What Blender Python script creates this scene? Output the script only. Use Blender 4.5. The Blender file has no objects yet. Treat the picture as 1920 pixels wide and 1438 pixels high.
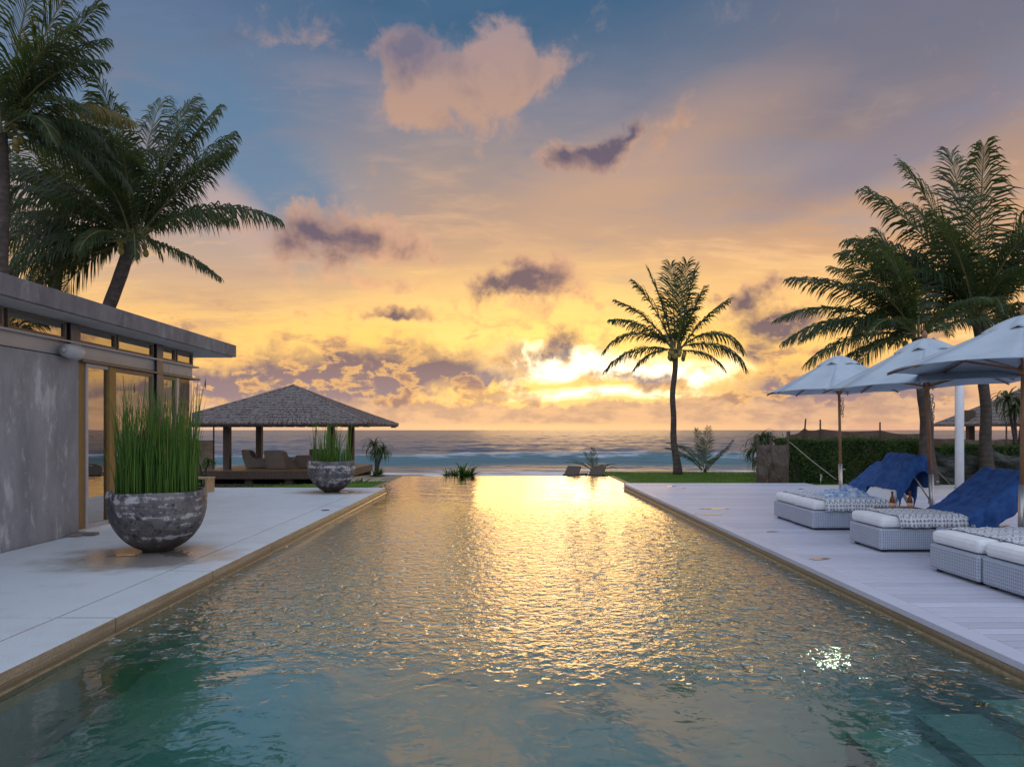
import bpy, bmesh, math, random
import numpy as np
from mathutils import Vector, Matrix, noise as mnoise
random.seed(7)
S = bpy.context.scene
COL = S.collection
R = math.radians
PI = math.pi

# ------------------------------------------------------------------ camera
H = 1.4                                  # eye height above the decks
F, CX, CY = 1280.0, 948.0, 806.0         # focal length and vanishing point of the pool axis in photo pixels
cam_d = bpy.data.cameras.new('camera'); cam = bpy.data.objects.new('camera', cam_d)
COL.objects.link(cam); S.camera = cam
cam.location = (0, 0, H); cam.rotation_euler = (R(90), 0, 0)
cam_d.sensor_width = 36; cam_d.lens = 36 * F / 1920
cam_d.shift_x = (960 - CX) / 1920; cam_d.shift_y = (CY - 719) / 1920
cam_d.clip_start = 0.05; cam_d.clip_end = 20000
def ax(px, Y): return (px - CX) / F * Y
def az_(py, Y): return H - (py - CY) / F * Y

# ------------------------------------------------------------------ colour helpers and a small node language
def s2l(c): return tuple(((v / 255) / 12.92 if v / 255 <= .04045 else (((v / 255) + .055) / 1.055) ** 2.4) for v in c)
class E:
    def __init__(s, t, o): s.t, s.o = t, o
    def _m(s, op, b=None, c=None, clamp=False):
        n = s.t.nodes.new('ShaderNodeMath'); n.operation = op; n.use_clamp = clamp
        for i, v in enumerate((s, b, c)):
            if v is None: continue
            if isinstance(v, E): s.t.links.new(v.o, n.inputs[i])
            else: n.inputs[i].default_value = v
        return E(s.t, n.outputs[0])
    def __add__(s, b): return s._m('ADD', b)
    __radd__ = __add__
    def __sub__(s, b): return s._m('SUBTRACT', b)
    def __rsub__(s, b): return (s * -1) + b
    def __mul__(s, b): return s._m('MULTIPLY', b)
    __rmul__ = __mul__
    def __truediv__(s, b): return s._m('DIVIDE', b)
    def __pow__(s, b): return s._m('POWER', b)
    def clamp(s): return s._m('ADD', 0.0, clamp=True)
    def sstep(s, a, b):
        n = s.t.nodes.new('ShaderNodeMapRange'); n.interpolation_type = 'SMOOTHSTEP'
        s.t.links.new(s.o, n.inputs[0]); n.inputs[1].default_value = a; n.inputs[2].default_value = b
        return E(s.t, n.outputs[0])
    def lin(s, a, b, c=0., d=1.):
        n = s.t.nodes.new('ShaderNodeMapRange'); s.t.links.new(s.o, n.inputs[0])
        for i, v in enumerate((a, b, c, d)): n.inputs[i + 1].default_value = v
        return E(s.t, n.outputs[0])
def xyz(t, v):
    n = t.nodes.new('ShaderNodeSeparateXYZ'); t.links.new(v.o, n.inputs[0]); return [E(t, o) for o in n.outputs]
def comb(t, x, y, z=0.):
    n = t.nodes.new('ShaderNodeCombineXYZ')
    for i, v in enumerate((x, y, z)):
        if isinstance(v, E): t.links.new(v.o, n.inputs[i])
        else: n.inputs[i].default_value = v
    return E(t, n.outputs[0])
def vmath(t, op, a, b=None, scale=None):
    n = t.nodes.new('ShaderNodeVectorMath'); n.operation = op
    t.links.new(a.o, n.inputs[0])
    if isinstance(b, E): t.links.new(b.o, n.inputs[1])
    elif b is not None: n.inputs[1].default_value = b
    if scale is not None:
        if isinstance(scale, E): t.links.new(scale.o, n.inputs[3])
        else: n.inputs[3].default_value = scale
    return E(t, n.outputs[0])
def noise(t, v, scale, detail=4, rough=.55, dist=0., col=False, dim='3D'):
    n = t.nodes.new('ShaderNodeTexNoise'); n.noise_dimensions = dim
    t.links.new(v.o, n.inputs['Vector']); n.inputs['Scale'].default_value = scale
    n.inputs['Detail'].default_value = detail; n.inputs['Roughness'].default_value = rough
    n.inputs['Distortion'].default_value = dist
    return E(t, n.outputs[1 if col else 0])
def mixc(t, f, a, b, mode='MIX'):
    n = t.nodes.new('ShaderNodeMix'); n.data_type = 'RGBA'; n.blend_type = mode
    for i, v in ((0, f), (6, a), (7, b)):
        if isinstance(v, E): t.links.new(v.o, n.inputs[i])
        elif i == 0: n.inputs[i].default_value = v
        else: n.inputs[i].default_value = (*v[:3], 1)
    return E(t, n.outputs[2])
def ramp(t, f, stops, interp='LINEAR'):
    n = t.nodes.new('ShaderNodeValToRGB'); r = n.color_ramp; r.interpolation = interp
    t.links.new(f.o, n.inputs[0])
    while len(r.elements) < len(stops): r.elements.new(.5)
    for e, (p, c) in zip(r.elements, stops): e.position = p; e.color = (*c, 1)
    return E(t, n.outputs[0])
def blob(t, P, cx, cy, rx, ry, rot=0.):
    n = t.nodes.new('ShaderNodeMapping'); n.vector_type = 'TEXTURE'
    t.links.new(P.o, n.inputs[0]); n.inputs[1].default_value = (cx, cy, 0)
    n.inputs[2].default_value = (0, 0, rot); n.inputs[3].default_value = (rx, ry, 1)
    g = t.nodes.new('ShaderNodeTexGradient'); g.gradient_type = 'SPHERICAL'
    t.links.new(n.outputs[0], g.inputs[0]); return E(t, g.outputs[1])

# ------------------------------------------------------------------ sky
SUN_AZ, SUN_EL = math.atan(130 / F), R(6.0)
W = bpy.data.worlds.new('World'); S.world = W; W.use_nodes = True
t = W.node_tree; t.nodes.clear()
out = t.nodes.new('ShaderNodeOutputWorld'); bg = t.nodes.new('ShaderNodeBackground')
t.links.new(bg.outputs[0], out.inputs[0])
tc = t.nodes.new('ShaderNodeTexCoord'); D = E(t, tc.outputs['Generated'])
dx, dy, dz = xyz(t, D)
azm = dx._m('ARCTAN2', dy); el = dz._m('ARCSINE')
P = comb(t, azm, el, 0)
def pe(px, py):
    a = math.atan((px - CX) / F); return a, math.atan((CY - py) / F * math.cos(a))
def sb(Pv, px, py, rx, ry, rot=0.):
    a, e = pe(px, py); c = math.cos(a)
    return blob(t, Pv, a, e, rx / F * c * c, ry / F * c, R(rot))
def elp(py): return math.atan((CY - py) / F) / (PI / 2)
T = el.lin(0, PI / 2)
def grad(lst, tail):
    st = [(elp(y), s2l(c)) for y, c in lst] + tail
    return ramp(t, T, [(0., s2l(lst[0][1]))] + st[1:] if lst[0][0] >= 806 else st)
TAIL = [(.50, (.30, .39, .54)), (.72, (.58, .69, .88)), (1., (.74, .86, 1.08))]  # overhead sky, made brighter and bluer than the lower sky to light the decks
gC = grad([(806, (228, 184, 146)), (770, (232, 184, 138)), (735, (238, 188, 125)), (680, (248, 200, 122)), (600, (236, 186, 124)), (500, (200, 160, 124)), (400, (166, 141, 128)), (300, (148, 134, 132)), (200, (118, 121, 139)), (110, (84, 105, 131)), (0, (60, 91, 122))], TAIL)
gL = grad([(806, (216, 178, 150)), (770, (216, 176, 142)), (735, (224, 180, 132)), (680, (240, 190, 116)), (620, (240, 190, 118)), (540, (198, 164, 136)), (450, (162, 148, 146)), (370, (118, 136, 158)), (260, (96, 119, 146)), (120, (94, 113, 142)), (0, (78, 102, 134))], TAIL)
gR = grad([(806, (216, 166, 138)), (770, (216, 166, 132)), (735, (222, 172, 128)), (680, (226, 175, 126)), (600, (232, 180, 118)), (500, (204, 158, 120)), (400, (172, 140, 122)), (300, (144, 126, 124)), (200, (126, 118, 126)), (100, (108, 108, 124)), (0, (86, 96, 118))], TAIL)
base = mixc(t, azm.sstep(-.42, -.08), gL, gC)
base = mixc(t, azm.sstep(.12, .5), base, gR)
# a physical sky under the painted dusk colours keeps the far field of the dome coherent
sk = t.nodes.new('ShaderNodeTexSky'); sk.sky_type = 'NISHITA'; sk.sun_disc = False
sk.sun_elevation = SUN_EL; sk.sun_rotation = SUN_AZ; sk.air_density = 1.3; sk.dust_density = 2.0
skc = vmath(t, 'SCALE', E(t, sk.outputs[0]), scale=.05)
base = mixc(t, .06, base, skc)
# warps
wn = noise(t, D, 5.5, 5, .6, col=True)
w1 = vmath(t, 'MULTIPLY', vmath(t, 'SUBTRACT', wn, (.5, .5, .5)), (.20, .10, 0))
wn2 = noise(t, D, 26, 5, .62, col=True)
w2 = vmath(t, 'MULTIPLY', vmath(t, 'SUBTRACT', wn2, (.5, .5, .5)), (.045, .028, 0))
wn3 = noise(t, D, 11.5, 3, .6, .6, col=True)
w3 = vmath(t, 'MULTIPLY', vmath(t, 'SUBTRACT', wn3, (.5, .5, .5)), (.10, .055, 0))
PW = vmath(t, 'ADD', vmath(t, 'ADD', vmath(t, 'ADD', P, w1), w2), w3)
PS = vmath(t, 'ADD', P, vmath(t, 'MULTIPLY', w1, (.55, .5, 0)))
# thin high cloud in streaks, seen in perspective
pl = comb(t, dx / (dz._m('MAXIMUM', 0.) + .16), dy / (dz._m('MAXIMUM', 0.) + .16), 0)
mp = t.nodes.new('ShaderNodeMapping'); t.links.new(pl.o, mp.inputs[0]); mp.inputs[2].default_value = (0, 0, R(-24)); mp.inputs[3].default_value = (.55, 1.25, 1)
plr = E(t, mp.outputs[0])
c1 = noise(t, plr, 1.9, 7, .58, .7)
c2 = noise(t, plr, 6.5, 6, .62, .5)
cir = (c1 * .68 + c2 * .32)
hi = (cir.sstep(.50, .63)) * el.sstep(.03, .12)
lo = (cir.sstep(.50, .38)) * el.sstep(.03, .12)
warmth = ramp(t, T, [(0., s2l((255, 214, 150))), (elp(600), s2l((248, 198, 130))), (elp(450), s2l((216, 172, 130))), (elp(300), s2l((172, 147, 134))), (elp(100), s2l((118, 122, 142))), (.6, (.40, .42, .5)), (1, (.6, .64, .74))])
cool = ramp(t, T, [(0., s2l((190, 150, 120))), (elp(600), s2l((206, 164, 122))), (elp(450), s2l((170, 148, 138))), (elp(300), s2l((134, 128, 138))), (elp(100), s2l((80, 102, 130))), (.6, (.26, .32, .42)), (1, (.5, .56, .68))])
sk1 = mixc(t, hi * .9 * el.lin(.25, .55, 1., .35), base, warmth)
sk1 = mixc(t, lo * .85, sk1, cool)
# clear blue gap on the left, softer one on the right, grey-mauve veil upper right
blue = (sb(PS, 470, 300, 330, 120, -42) * 1.5 + sb(PS, 560, 380, 170, 60, -25) * .9).clamp()
sk1 = mixc(t, blue * .6, sk1, s2l((88, 120, 150)))
sk1 = mixc(t, (sb(PS, 960, 20, 620, 130, 0) * 1.3).clamp() * .75, sk1, s2l((60, 93, 124)))
sk1 = mixc(t, (sb(PS, 1690, 265, 420, 70, 18) * 1.6).clamp() * .6, sk1, s2l((120, 118, 136)))
sk1 = mixc(t, (sb(PS, 1650, 90, 620, 150, 10) * 1.5).clamp() * .6, sk1, s2l((104, 106, 124)))
sk1 = mixc(t, (sb(PS, 1250, 110, 420, 110, 6) * 1.4).clamp() * .45, sk1, s2l((98, 108, 128)))
sk1 = mixc(t, (sb(PS, 430, 400, 160, 60, -35) * 1.4).clamp() * .5, sk1, s2l((198, 164, 150)))
sk1 = mixc(t, (sb(PS, 1180, 330, 420, 110, 20) * 1.3).clamp() * .5, sk1, s2l((200, 158, 124)))
# the glow of the hidden sun
g1 = sb(PS, 1060, 660, 700, 200); g2 = sb(PW, 1130, 694, 330, 42); g3 = sb(PW, 960, 664, 170, 32); g4 = sb(PS, 1130, 744, 260, 16); g5 = sb(PW, 640, 680, 330, 80); g6 = sb(PW, 1470, 655, 260, 40, -12)
sk1 = mixc(t, (g1 ** 1.2) * .8, sk1, (1.35, .84, .19))
sk1 = mixc(t, (g5 * 1.5).clamp() * .8, sk1, s2l((255, 205, 104)))
sk1 = mixc(t, (g6 * 1.7).clamp() * .8, sk1, s2l((255, 204, 84)))
gw = ((g2 + g3 + g4 * .8) * 1.8).clamp() ** 1.5
sk1 = mixc(t, gw, sk1, (1.7, 1.35, .80))
sk1 = mixc(t, (sb(PW, 1090, 700, 260, 30) * 1.6).clamp() ** 1.5, sk1, (2.6, 2.2, 1.5))
# cumulus: cover (where cloud stands) and core (where it is thick and dark)
cn = noise(t, D, 21, 9, .66, .35)
cover = None; core = None
def add(a, b): return b if a is None else a + b
CL = [  # px, py, rx, ry, rot, cover weight, core px offset, core py offset, core r scale, core weight
 (850, 165, 215, 105, -12, 1.0), (945, 120, 85, 85, 60, .9), (1030, 135, 120, 55, 8, .8), (740, 120, 90, 60, 0, .7), (780, 205, 130, 45, 0, .5),
 (1150, 255, 130, 50, 28, .9), (1260, 230, 90, 48, 35, .7), (1050, 285, 70, 40, 0, .45), (530, 50, 120, 45, 0, .35),
 (620, 455, 160, 58, 0, 1.0), (745, 460, 80, 42, 8, .8), (960, 535, 125, 42, 6, 1.0), (1095, 560, 90, 24, 5, .6),
 (720, 602, 110, 14, 2, .9), (690, 545, 150, 20, -3, .55), (985, 588, 70, 14, 4, .6), (1400, 545, 95, 32, 8, 1.0), (1445, 604, 150, 46, 4, 1.1),
 (500, 690, 190, 58, 10, 1.1), (420, 720, 110, 46, 0, .9), (620, 725, 190, 44, 0, .9), (790, 690, 170, 60, 8, 1.0), (900, 672, 70, 46, 20, .8), (1045, 655, 120, 42, 12, 1.0),
 (1215, 712, 100, 32, 0, .8), (1380, 660, 90, 26, 0, .7), (1520, 700, 200, 90, 12, 1.1), (1700, 735, 260, 60, 0, 1.0), (925, 714, 80, 22, 0, .7), (1110, 728, 60, 16, 0, .6), (1310, 735, 90, 22, 0, .6)]
for c in CL:
    c = (c[0], c[1], c[2] * (1.25 if c[1] > 300 else .95), c[3] * (1.35 if c[1] > 300 else .92), c[4], c[5] * (1.25 if c[1] > 640 and not 930 < c[0] < 1330 else .85 if c[1] > 640 else 1.1)); cover = add(cover, sb(PW, *c[:5]) * (c[5] * 1.15))
CO = [(760, 105, 100, 62, 0, 1.), (880, 145, 70, 45, 0, .35), (1125, 258, 80, 34, 34, 1.3), (620, 462, 120, 38, 0, 1.), (735, 465, 50, 28, 0, .5), (955, 540, 100, 30, 6, 1.1),
 (1395, 548, 70, 26, 6, 1.1), (1445, 606, 130, 34, 3, 1.35), (500, 700, 180, 46, 8, 1.), (430, 735, 150, 40, 0, .9), (630, 740, 150, 34, 0, .6), (790, 700, 160, 44, 8, .9), (1045, 660, 100, 30, 10, .8), (1215, 716, 80, 24, 0, .8),
 (1380, 664, 60, 18, 0, .8), (1540, 730, 200, 50, 5, .75), (1720, 745, 220, 40, 0, .75), (720, 604, 90, 12, 2, .8), (925, 716, 60, 16, 0, .7), (1100, 562, 60, 16, 4, .5)]
for c in CO:
    c = (c[0], c[1], c[2] * (1.35 if c[1] > 300 else 1.1), c[3] * (1.45 if c[1] > 300 else 1.1), c[4], c[5] * (1.4 if c[1] > 645 else 1.08)); core = add(core, sb(PW, *c[:5]) * (c[5] * 1.3))
dens = cover + (cn - .5) * 1.9
mask = dens.sstep(.15, .85)
lump = noise(t, D, 15, 6, .6, .5)
thick = (core * .95 + (lump - .5) * 1.5 + (cn - .5) * .9).lin(.05, 1.15)
lit = ramp(t, T, [(0., s2l((238, 190, 144))), (elp(700), s2l((248, 194, 112))), (elp(640), s2l((255, 202, 118))), (elp(540), s2l((226, 172, 128))), (elp(430), s2l((198, 156, 130))), (elp(200), s2l((176, 142, 124))), (elp(50), s2l((158, 136, 136))), (.6, (.45, .42, .46)), (1., (.6, .6, .68))])
drk = ramp(t, T, [(0., s2l((176, 142, 130))), (elp(740), s2l((140, 118, 126))), (elp(680), s2l((116, 96, 108))), (elp(600), s2l((96, 82, 96))), (elp(450), s2l((104, 88, 100))), (elp(250), s2l((92, 84, 102))), (elp(100), s2l((112, 106, 124))), (1., (.3, .33, .4))])
cc = mixc(t, thick._m('MINIMUM', 1.) ** 1.1, lit, drk)
sk2 = mixc(t, mask * .92, sk1, cc)
# small broken puffs just above the sea and the low bank on the horizon
q = comb(t, azm * 1.0, el * 2.1, 3.7)
pn = noise(t, q, 17, 8, .6, .25)
band = el.sstep(.020, .04) * el.sstep(.20, .09)
puff = (pn + (cn - .5) * .45).sstep(.49, .585) * band
gz0 = (sb(PS, 1100, 690, 360, 100) * 1.3).clamp()
sk2 = mixc(t, puff * (1 - gz0 * .55) * .85, sk2, mixc(t, (pn + (cn - .5) * .5).sstep(.53, .68), s2l((244, 188, 112)), s2l((166, 126, 108))))
bn = noise(t, comb(t, azm, el * .8, 9.1), 24, 7, .58)
edge = el + (bn - .5) * .06
bank = edge.sstep(.044, .036) * el.sstep(.004, .013)
bc = mixc(t, noise(t, comb(t, azm, el * 2.4, 5.), 19, 6, .6).sstep(.38, .62), s2l((226, 178, 134)), s2l((188, 150, 126)))
sk2 = mixc(t, bank * .8, sk2, bc)
# the dusk sky behind the viewer: even and pale, brightened to fill the decks
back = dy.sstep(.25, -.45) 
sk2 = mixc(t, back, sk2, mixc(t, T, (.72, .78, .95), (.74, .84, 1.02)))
below = el.sstep(0., -.02)
sk2 = mixc(t, below, sk2, (.16, .16, .17))
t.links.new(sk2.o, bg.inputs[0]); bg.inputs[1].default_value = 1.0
W.cycles.sampling_method = 'MANUAL'; W.cycles.sample_map_resolution = 1024

sun_d = bpy.data.lights.new('sun', 'SUN'); sun = bpy.data.objects.new('sun', sun_d); COL.objects.link(sun)
sun_d.energy = .11; sun_d.angle = R(17); sun_d.color = (1., .55, .18)
sdir = Vector((math.sin(SUN_AZ) * math.cos(SUN_EL), math.cos(SUN_AZ) * math.cos(SUN_EL), math.sin(SUN_EL)))
sun.rotation_euler = sdir.to_track_quat('Z', 'Y').to_euler()
S.view_settings.view_transform = 'Standard'; S.view_settings.look = 'None'
S.view_settings.exposure = 0.28; S.view_settings.gamma = 1; S.view_settings.use_curve_mapping = False
S.render.engine = 'CYCLES'
S.cycles.use_denoising = True; S.cycles.max_bounces = 8; S.cycles.transparent_max_bounces = 12
S.cycles.diffuse_bounces = 3; S.cycles.glossy_bounces = 4; S.cycles.transmission_bounces = 6
S.cycles.sample_clamp_indirect = 4.0; S.cycles.blur_glossy = 0.3

# ------------------------------------------------------------------ materials
def mat(name):
    m = bpy.data.materials.new(name); m.use_nodes = True; t = m.node_tree; t.nodes.clear()
    o = t.nodes.new('ShaderNodeOutputMaterial'); p = t.nodes.new('ShaderNodeBsdfPrincipled')
    t.links.new(p.outputs[0], o.inputs[0])
    tc = t.nodes.new('ShaderNodeTexCoord'); ge = t.nodes.new('ShaderNodeNewGeometry')
    return m, t, p, o, E(t, tc.outputs['Object']), E(t, ge.outputs['Position'])
def setp(t, p, k, v):
    if isinstance(v, E): t.links.new(v.o, p.inputs[k])
    elif isinstance(v, (tuple, list)): p.inputs[k].default_value = (*v, 1)
    else: p.inputs[k].default_value = v
def bump(t, p, h, strength=.3, dist=.01):
    b = t.nodes.new('ShaderNodeBump'); b.inputs['Strength'].default_value = strength; b.inputs['Distance'].default_value = dist
    t.links.new(h.o, b.inputs['Height']); t.links.new(b.outputs[0], p.inputs['Normal']); return b
def simple(name, a, b=None, scale=8, rough=.7, bs=.2, bd=.004, detail=5, stretch=(1, 1, 1), metal=0., spec=.5, world=False, rnd=0., transl=None):
    m, t, p, o, O, Pw = mat(name)
    v = vmath(t, 'MULTIPLY', Pw if world else O, stretch)
    n = noise(t, v, scale, detail, .6)
    c = mixc(t, n.sstep(.3, .7), a, b or a)
    if rnd:
        oi = t.nodes.new('ShaderNodeObjectInfo'); r = E(t, oi.outputs['Random'])
        c = mixc(t, 1., c, comb(t, *[r * rnd + (1 - rnd / 2)] * 3), 'MULTIPLY')
    setp(t, p, 'Base Color', c); setp(t, p, 'Roughness', rough); setp(t, p, 'Metallic', metal); setp(t, p, 'Specular IOR Level', spec)
    if bs: bump(t, p, n, bs, bd)
    if transl:
        tr = t.nodes.new('ShaderNodeBsdfTranslucent'); tr.inputs[0].default_value = (*transl, 1)
        ms = t.nodes.new('ShaderNodeMixShader'); ms.inputs[0].default_value = .38
        t.links.new(p.outputs[0], ms.inputs[1]); t.links.new(tr.outputs[0], ms.inputs[2]); t.links.new(ms.outputs[0], o.inputs[0])
    return m

M = {}
# pale terrazzo paving
def paving():
    m, t, p, o, O, Pw = mat('pale_terrazzo')
    fine = noise(t, Pw, 130, 3, .7); mid = noise(t, Pw, 3.2, 6, .6); big = noise(t, Pw, .7, 4, .55)
    c = mixc(t, fine.sstep(.35, .65), (.44, .47, .50), (.68, .735, .78))
    c = mixc(t, mid.sstep(.48, .75) * .35, c, (.42, .40, .38))
    c = mixc(t, big.sstep(.48, .68) * .40, c, (.42, .42, .43))
    c = mixc(t, noise(t, vmath(t, 'MULTIPLY', Pw, (1, .35, 1)), 5., 7, .72).sstep(.60, .72) * .35, c, (.33, .31, .29))
    # damp dirt ring left by watering the big bowl
    x, y, z = xyz(t, Pw)
    wob = noise(t, Pw, 2.6, 6, .65)
    d = (((x + 3.98) ** 2.) * .72 + ((y - 7.55) ** 2.) * 1.15) ** .5
    wet = (d + (wob - .5) * 1.25).sstep(1.12, .42)
    d2 = (((x + 3.85) ** 2.) * .5 + ((y - 15.3) ** 2.) * 1.3) ** .5
    wet2 = (d2 + (wob - .5) * .8).sstep(.85, .3)
    wt = wet._m('MAXIMUM', wet2)
    c = mixc(t, wt * .85, c, (.21, .175, .145))
    streak = noise(t, vmath(t, 'MULTIPLY', Pw, (2.2, 9, 1)), 1.6, 6, .7).sstep(.62, .72) * (d.sstep(1.7, .7))
    c = mixc(t, streak * .7, c, (.10, .085, .07))
    gx = (x._m('ABSOLUTE') - 2.93)
    setp(t, p, 'Base Color', c)
    setp(t, p, 'Roughness', (fine * .12 + .42) - wt * .22)
    bump(t, p, fine, .18, .002)
    return m
M['paving'] = paving()
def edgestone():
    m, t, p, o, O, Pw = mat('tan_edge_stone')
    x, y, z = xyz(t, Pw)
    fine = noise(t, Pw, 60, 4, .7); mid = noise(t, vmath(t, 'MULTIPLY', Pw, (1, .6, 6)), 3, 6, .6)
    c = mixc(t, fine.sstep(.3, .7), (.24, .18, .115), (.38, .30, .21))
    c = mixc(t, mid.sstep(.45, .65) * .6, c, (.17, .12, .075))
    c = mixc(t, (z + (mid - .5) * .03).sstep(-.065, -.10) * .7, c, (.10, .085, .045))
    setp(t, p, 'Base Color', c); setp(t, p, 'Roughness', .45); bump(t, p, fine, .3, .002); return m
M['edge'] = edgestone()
M['ledge'] = simple('wet_ledge', (.22, .16, .09), (.32, .25, .16), 20, .12, .25, .002, world=True)
def planks():
    m, t, p, o, O, Pw = mat('lavender_grey_decking')
    oi = t.nodes.new('ShaderNodeObjectInfo'); r = E(t, oi.outputs['Random'])
    g = noise(t, vmath(t, 'MULTIPLY', Pw, (1.2, 60, 1)), 3, 5, .6); b = noise(t, Pw, .9, 5, .6); sp = noise(t, Pw, 14, 4, .6)
    c = mixc(t, g.sstep(.3, .7), (.46, .46, .55), (.56, .56, .65))
    c = mixc(t, b.sstep(.5, .72) * .35, c, (.42, .40, .46))
    c = mixc(t, 1., c, comb(t, *[r * .22 + .89] * 3), 'MULTIPLY')
    c = mixc(t, sp.sstep(.68, .76) * .3, c, (.25, .22, .24))
    setp(t, p, 'Base Color', c); setp(t, p, 'Roughness', (b * .25 + .33)); bump(t, p, g, .25, .0015); return m
M['plank'] = planks()
M['tile_far'] = simple('pale_stone_tile', (.50, .48, .46), (.60, .58, .56), 5, .5, .1, .002, world=True, rnd=.08)
def concrete(name, a, b, c3, streak=1.):
    m, t, p, o, O, Pw = mat(name)
    n1 = noise(t, vmath(t, 'MULTIPLY', Pw, (1, 1.5, .55)), 1.6, 8, .65); n2 = noise(t, vmath(t, 'MULTIPLY', Pw, (2, 2.4, .9)), 1.7, 8, .72); n3 = noise(t, Pw, 26, 5, .7)
    c = mixc(t, n1.sstep(.32, .66), a, b)
    c = mixc(t, n2.sstep(.52, .66) * .75 * streak, c, c3)
    c = mixc(t, n3.sstep(.60, .72) * .5, c, c3)
    x, y, z = xyz(t, Pw)
    c = mixc(t, (noise(t, vmath(t, 'MULTIPLY', Pw, (1, 5, .5)), 1.7, 6, .7)).sstep(.48, .7) * .4 * streak, c, a)
    setp(t, p, 'Base Color', c); setp(t, p, 'Roughness', .75); bump(t, p, n1 * .5 + n3 * .5, .35, .006); return m
M['wall'] = concrete('polished_concrete_wall', (.19, .19, .205), (.29, .285, .30), (.50, .49, .50))
M['roofc'] = concrete('roof_edge_concrete', (.11, .10, .115), (.18, .17, .18), (.28, .27, .28), .8)
M['soffit'] = simple('soffit_plaster', (.36, .33, .32), (.42, .39, .37), 3, .8)
M['beam'] = simple('painted_beam_panel', (.37, .33, .31), (.43, .39, .36), 4, .55, stretch=(1, .4, 1))
M['steel'] = simple('dark_grey_steel', (.07, .075, .09), (.10, .10, .12), 12, .35, metal=.3)
M['frame'] = simple('brown_window_frame', (.12, .085, .06), (.17, .125, .09), 15, .45, stretch=(6, 6, .5))
M['frame_gold'] = simple('yellow_wood_frame', (.16, .09, .022), (.23, .135, .035), 12, .5, stretch=(8, 8, .5))
M['frame_grey'] = simple('grey_frame', (.33, .30, .31), (.38, .35, .36), 12, .4)
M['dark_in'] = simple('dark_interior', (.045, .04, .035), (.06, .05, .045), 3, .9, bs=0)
def glass(name, refl, tint, through):
    m, t, p, o, O, Pw = mat(name); t.nodes.remove(p)
    g = t.nodes.new('ShaderNodeBsdfGlossy'); g.inputs['Roughness'].default_value = .01; g.inputs[0].default_value = (*tint, 1)
    tr = t.nodes.new('ShaderNodeBsdfTransparent'); tr.inputs[0].default_value = (*through, 1)
    f = t.nodes.new('ShaderNodeFresnel'); f.inputs[0].default_value = refl
    ms = t.nodes.new('ShaderNodeMixShader'); t.links.new(f.outputs[0], ms.inputs[0]); t.links.new(tr.outputs[0], ms.inputs[1]); t.links.new(g.outputs[0], ms.inputs[2])
    t.links.new(ms.outputs[0], o.inputs[0])
    n = noise(t, Pw, 1.2, 2, .5); b = t.nodes.new('ShaderNodeBump'); b.inputs['Strength'].default_value = .05; b.inputs['Distance'].default_value = .01
    t.links.new(n.o, b.inputs['Height']); t.links.new(b.outputs[0], g.inputs['Normal']); return m
M['glass'] = glass('reflective_tinted_glass', 5., (1., .97, .92), (.75, .78, .78))
M['glass_thin'] = glass('clear_glass', 1.7, (1, 1, 1), (.9, .92, .92))
def bowl():
    m, t, p, o, O, Pw = mat('weathered_bowl')
    x, y, z = xyz(t, O)
    oi = t.nodes.new('ShaderNodeObjectInfo'); r = E(t, oi.outputs['Random'])
    v = vmath(t, 'ADD', O, comb(t, r * 9., r * 4., 0.))
    n1 = noise(t, v, 3.2, 8, .68); n2 = noise(t, v, 9, 7, .72); band = noise(t, vmath(t, 'MULTIPLY', v, (.6, .6, 10)), 1.3, 5, .6); n4 = noise(t, v, 34, 5, .7)
    c = mixc(t, n1.sstep(.35, .65), (.055, .052, .06), (.15, .135, .13))
    c = mixc(t, (n2 * .6 + band * .55).sstep(.595, .67) * .95, c, (.44, .42, .43))
    c = mixc(t, (n2 * .5 + n4 * .5).sstep(.47, .40) * .95, c, (.016, .014, .014))
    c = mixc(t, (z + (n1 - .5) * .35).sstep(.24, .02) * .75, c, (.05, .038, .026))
    setp(t, p, 'Base Color', c); setp(t, p, 'Roughness', .62); bump(t, p, n2 * .5 + n4 * .5, .5, .008); return m
M['bowl'] = bowl()
M['soil'] = simple('dark_soil', (.03, .022, .015), (.06, .045, .03), 12, .95, .5, .02, world=True)
M['reed'] = simple('green_reed', (.05, .15, .02), (.16, .27, .04), 2.2, .5, 0, transl=(.32, .55, .06), stretch=(9, 9, .6))
M['seed'] = simple('brown_seed_head', (.09, .05, .02), (.14, .08, .03), 20, .8, 0)
M['frond'] = simple('palm_frond_green', (.016, .036, .018), (.040, .070, .026), 1.2, .45, 0, transl=(.13, .17, .03))
M['frond_dry'] = simple('palm_frond_yellow', (.16, .13, .03), (.20, .17, .05), 1.2, .5, 0, transl=(.42, .34, .08))
M['rachis'] = simple('frond_stalk', (.12, .12, .04), (.18, .16, .06), 4, .5, 0)
def bark():
    m, t, p, o, O, Pw = mat('ringed_palm_bark')
    x, y, z = xyz(t, O); n = noise(t, O, 6, 6, .65)
    rings = ((z * 42. + n * 5.)._m('SINE')) * .5 + .5
    c = mixc(t, n.sstep(.3, .7), (.04, .03, .025), (.095, .07, .058)); c = mixc(t, rings.sstep(.62, 1.) * .6, c, (.05, .038, .03))
    setp(t, p, 'Base Color', c); setp(t, p, 'Roughness', .85); bump(t, p, rings * .5 + n, .6, .02); return m
M['bark'] = bark()
M['coconut'] = simple('young_coconut', (.20, .17, .04), (.28, .20, .05), 8, .5)
M['leaf'] = simple('shrub_leaf', (.035, .08, .02), (.08, .14, .03), 2, .45, 0, transl=(.14, .24, .04))
M['hedge'] = simple('hedge_leaf', (.05, .095, .025), (.10, .165, .035), 1.6, .55, 0, world=True, transl=(.06, .11, .02))
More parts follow.
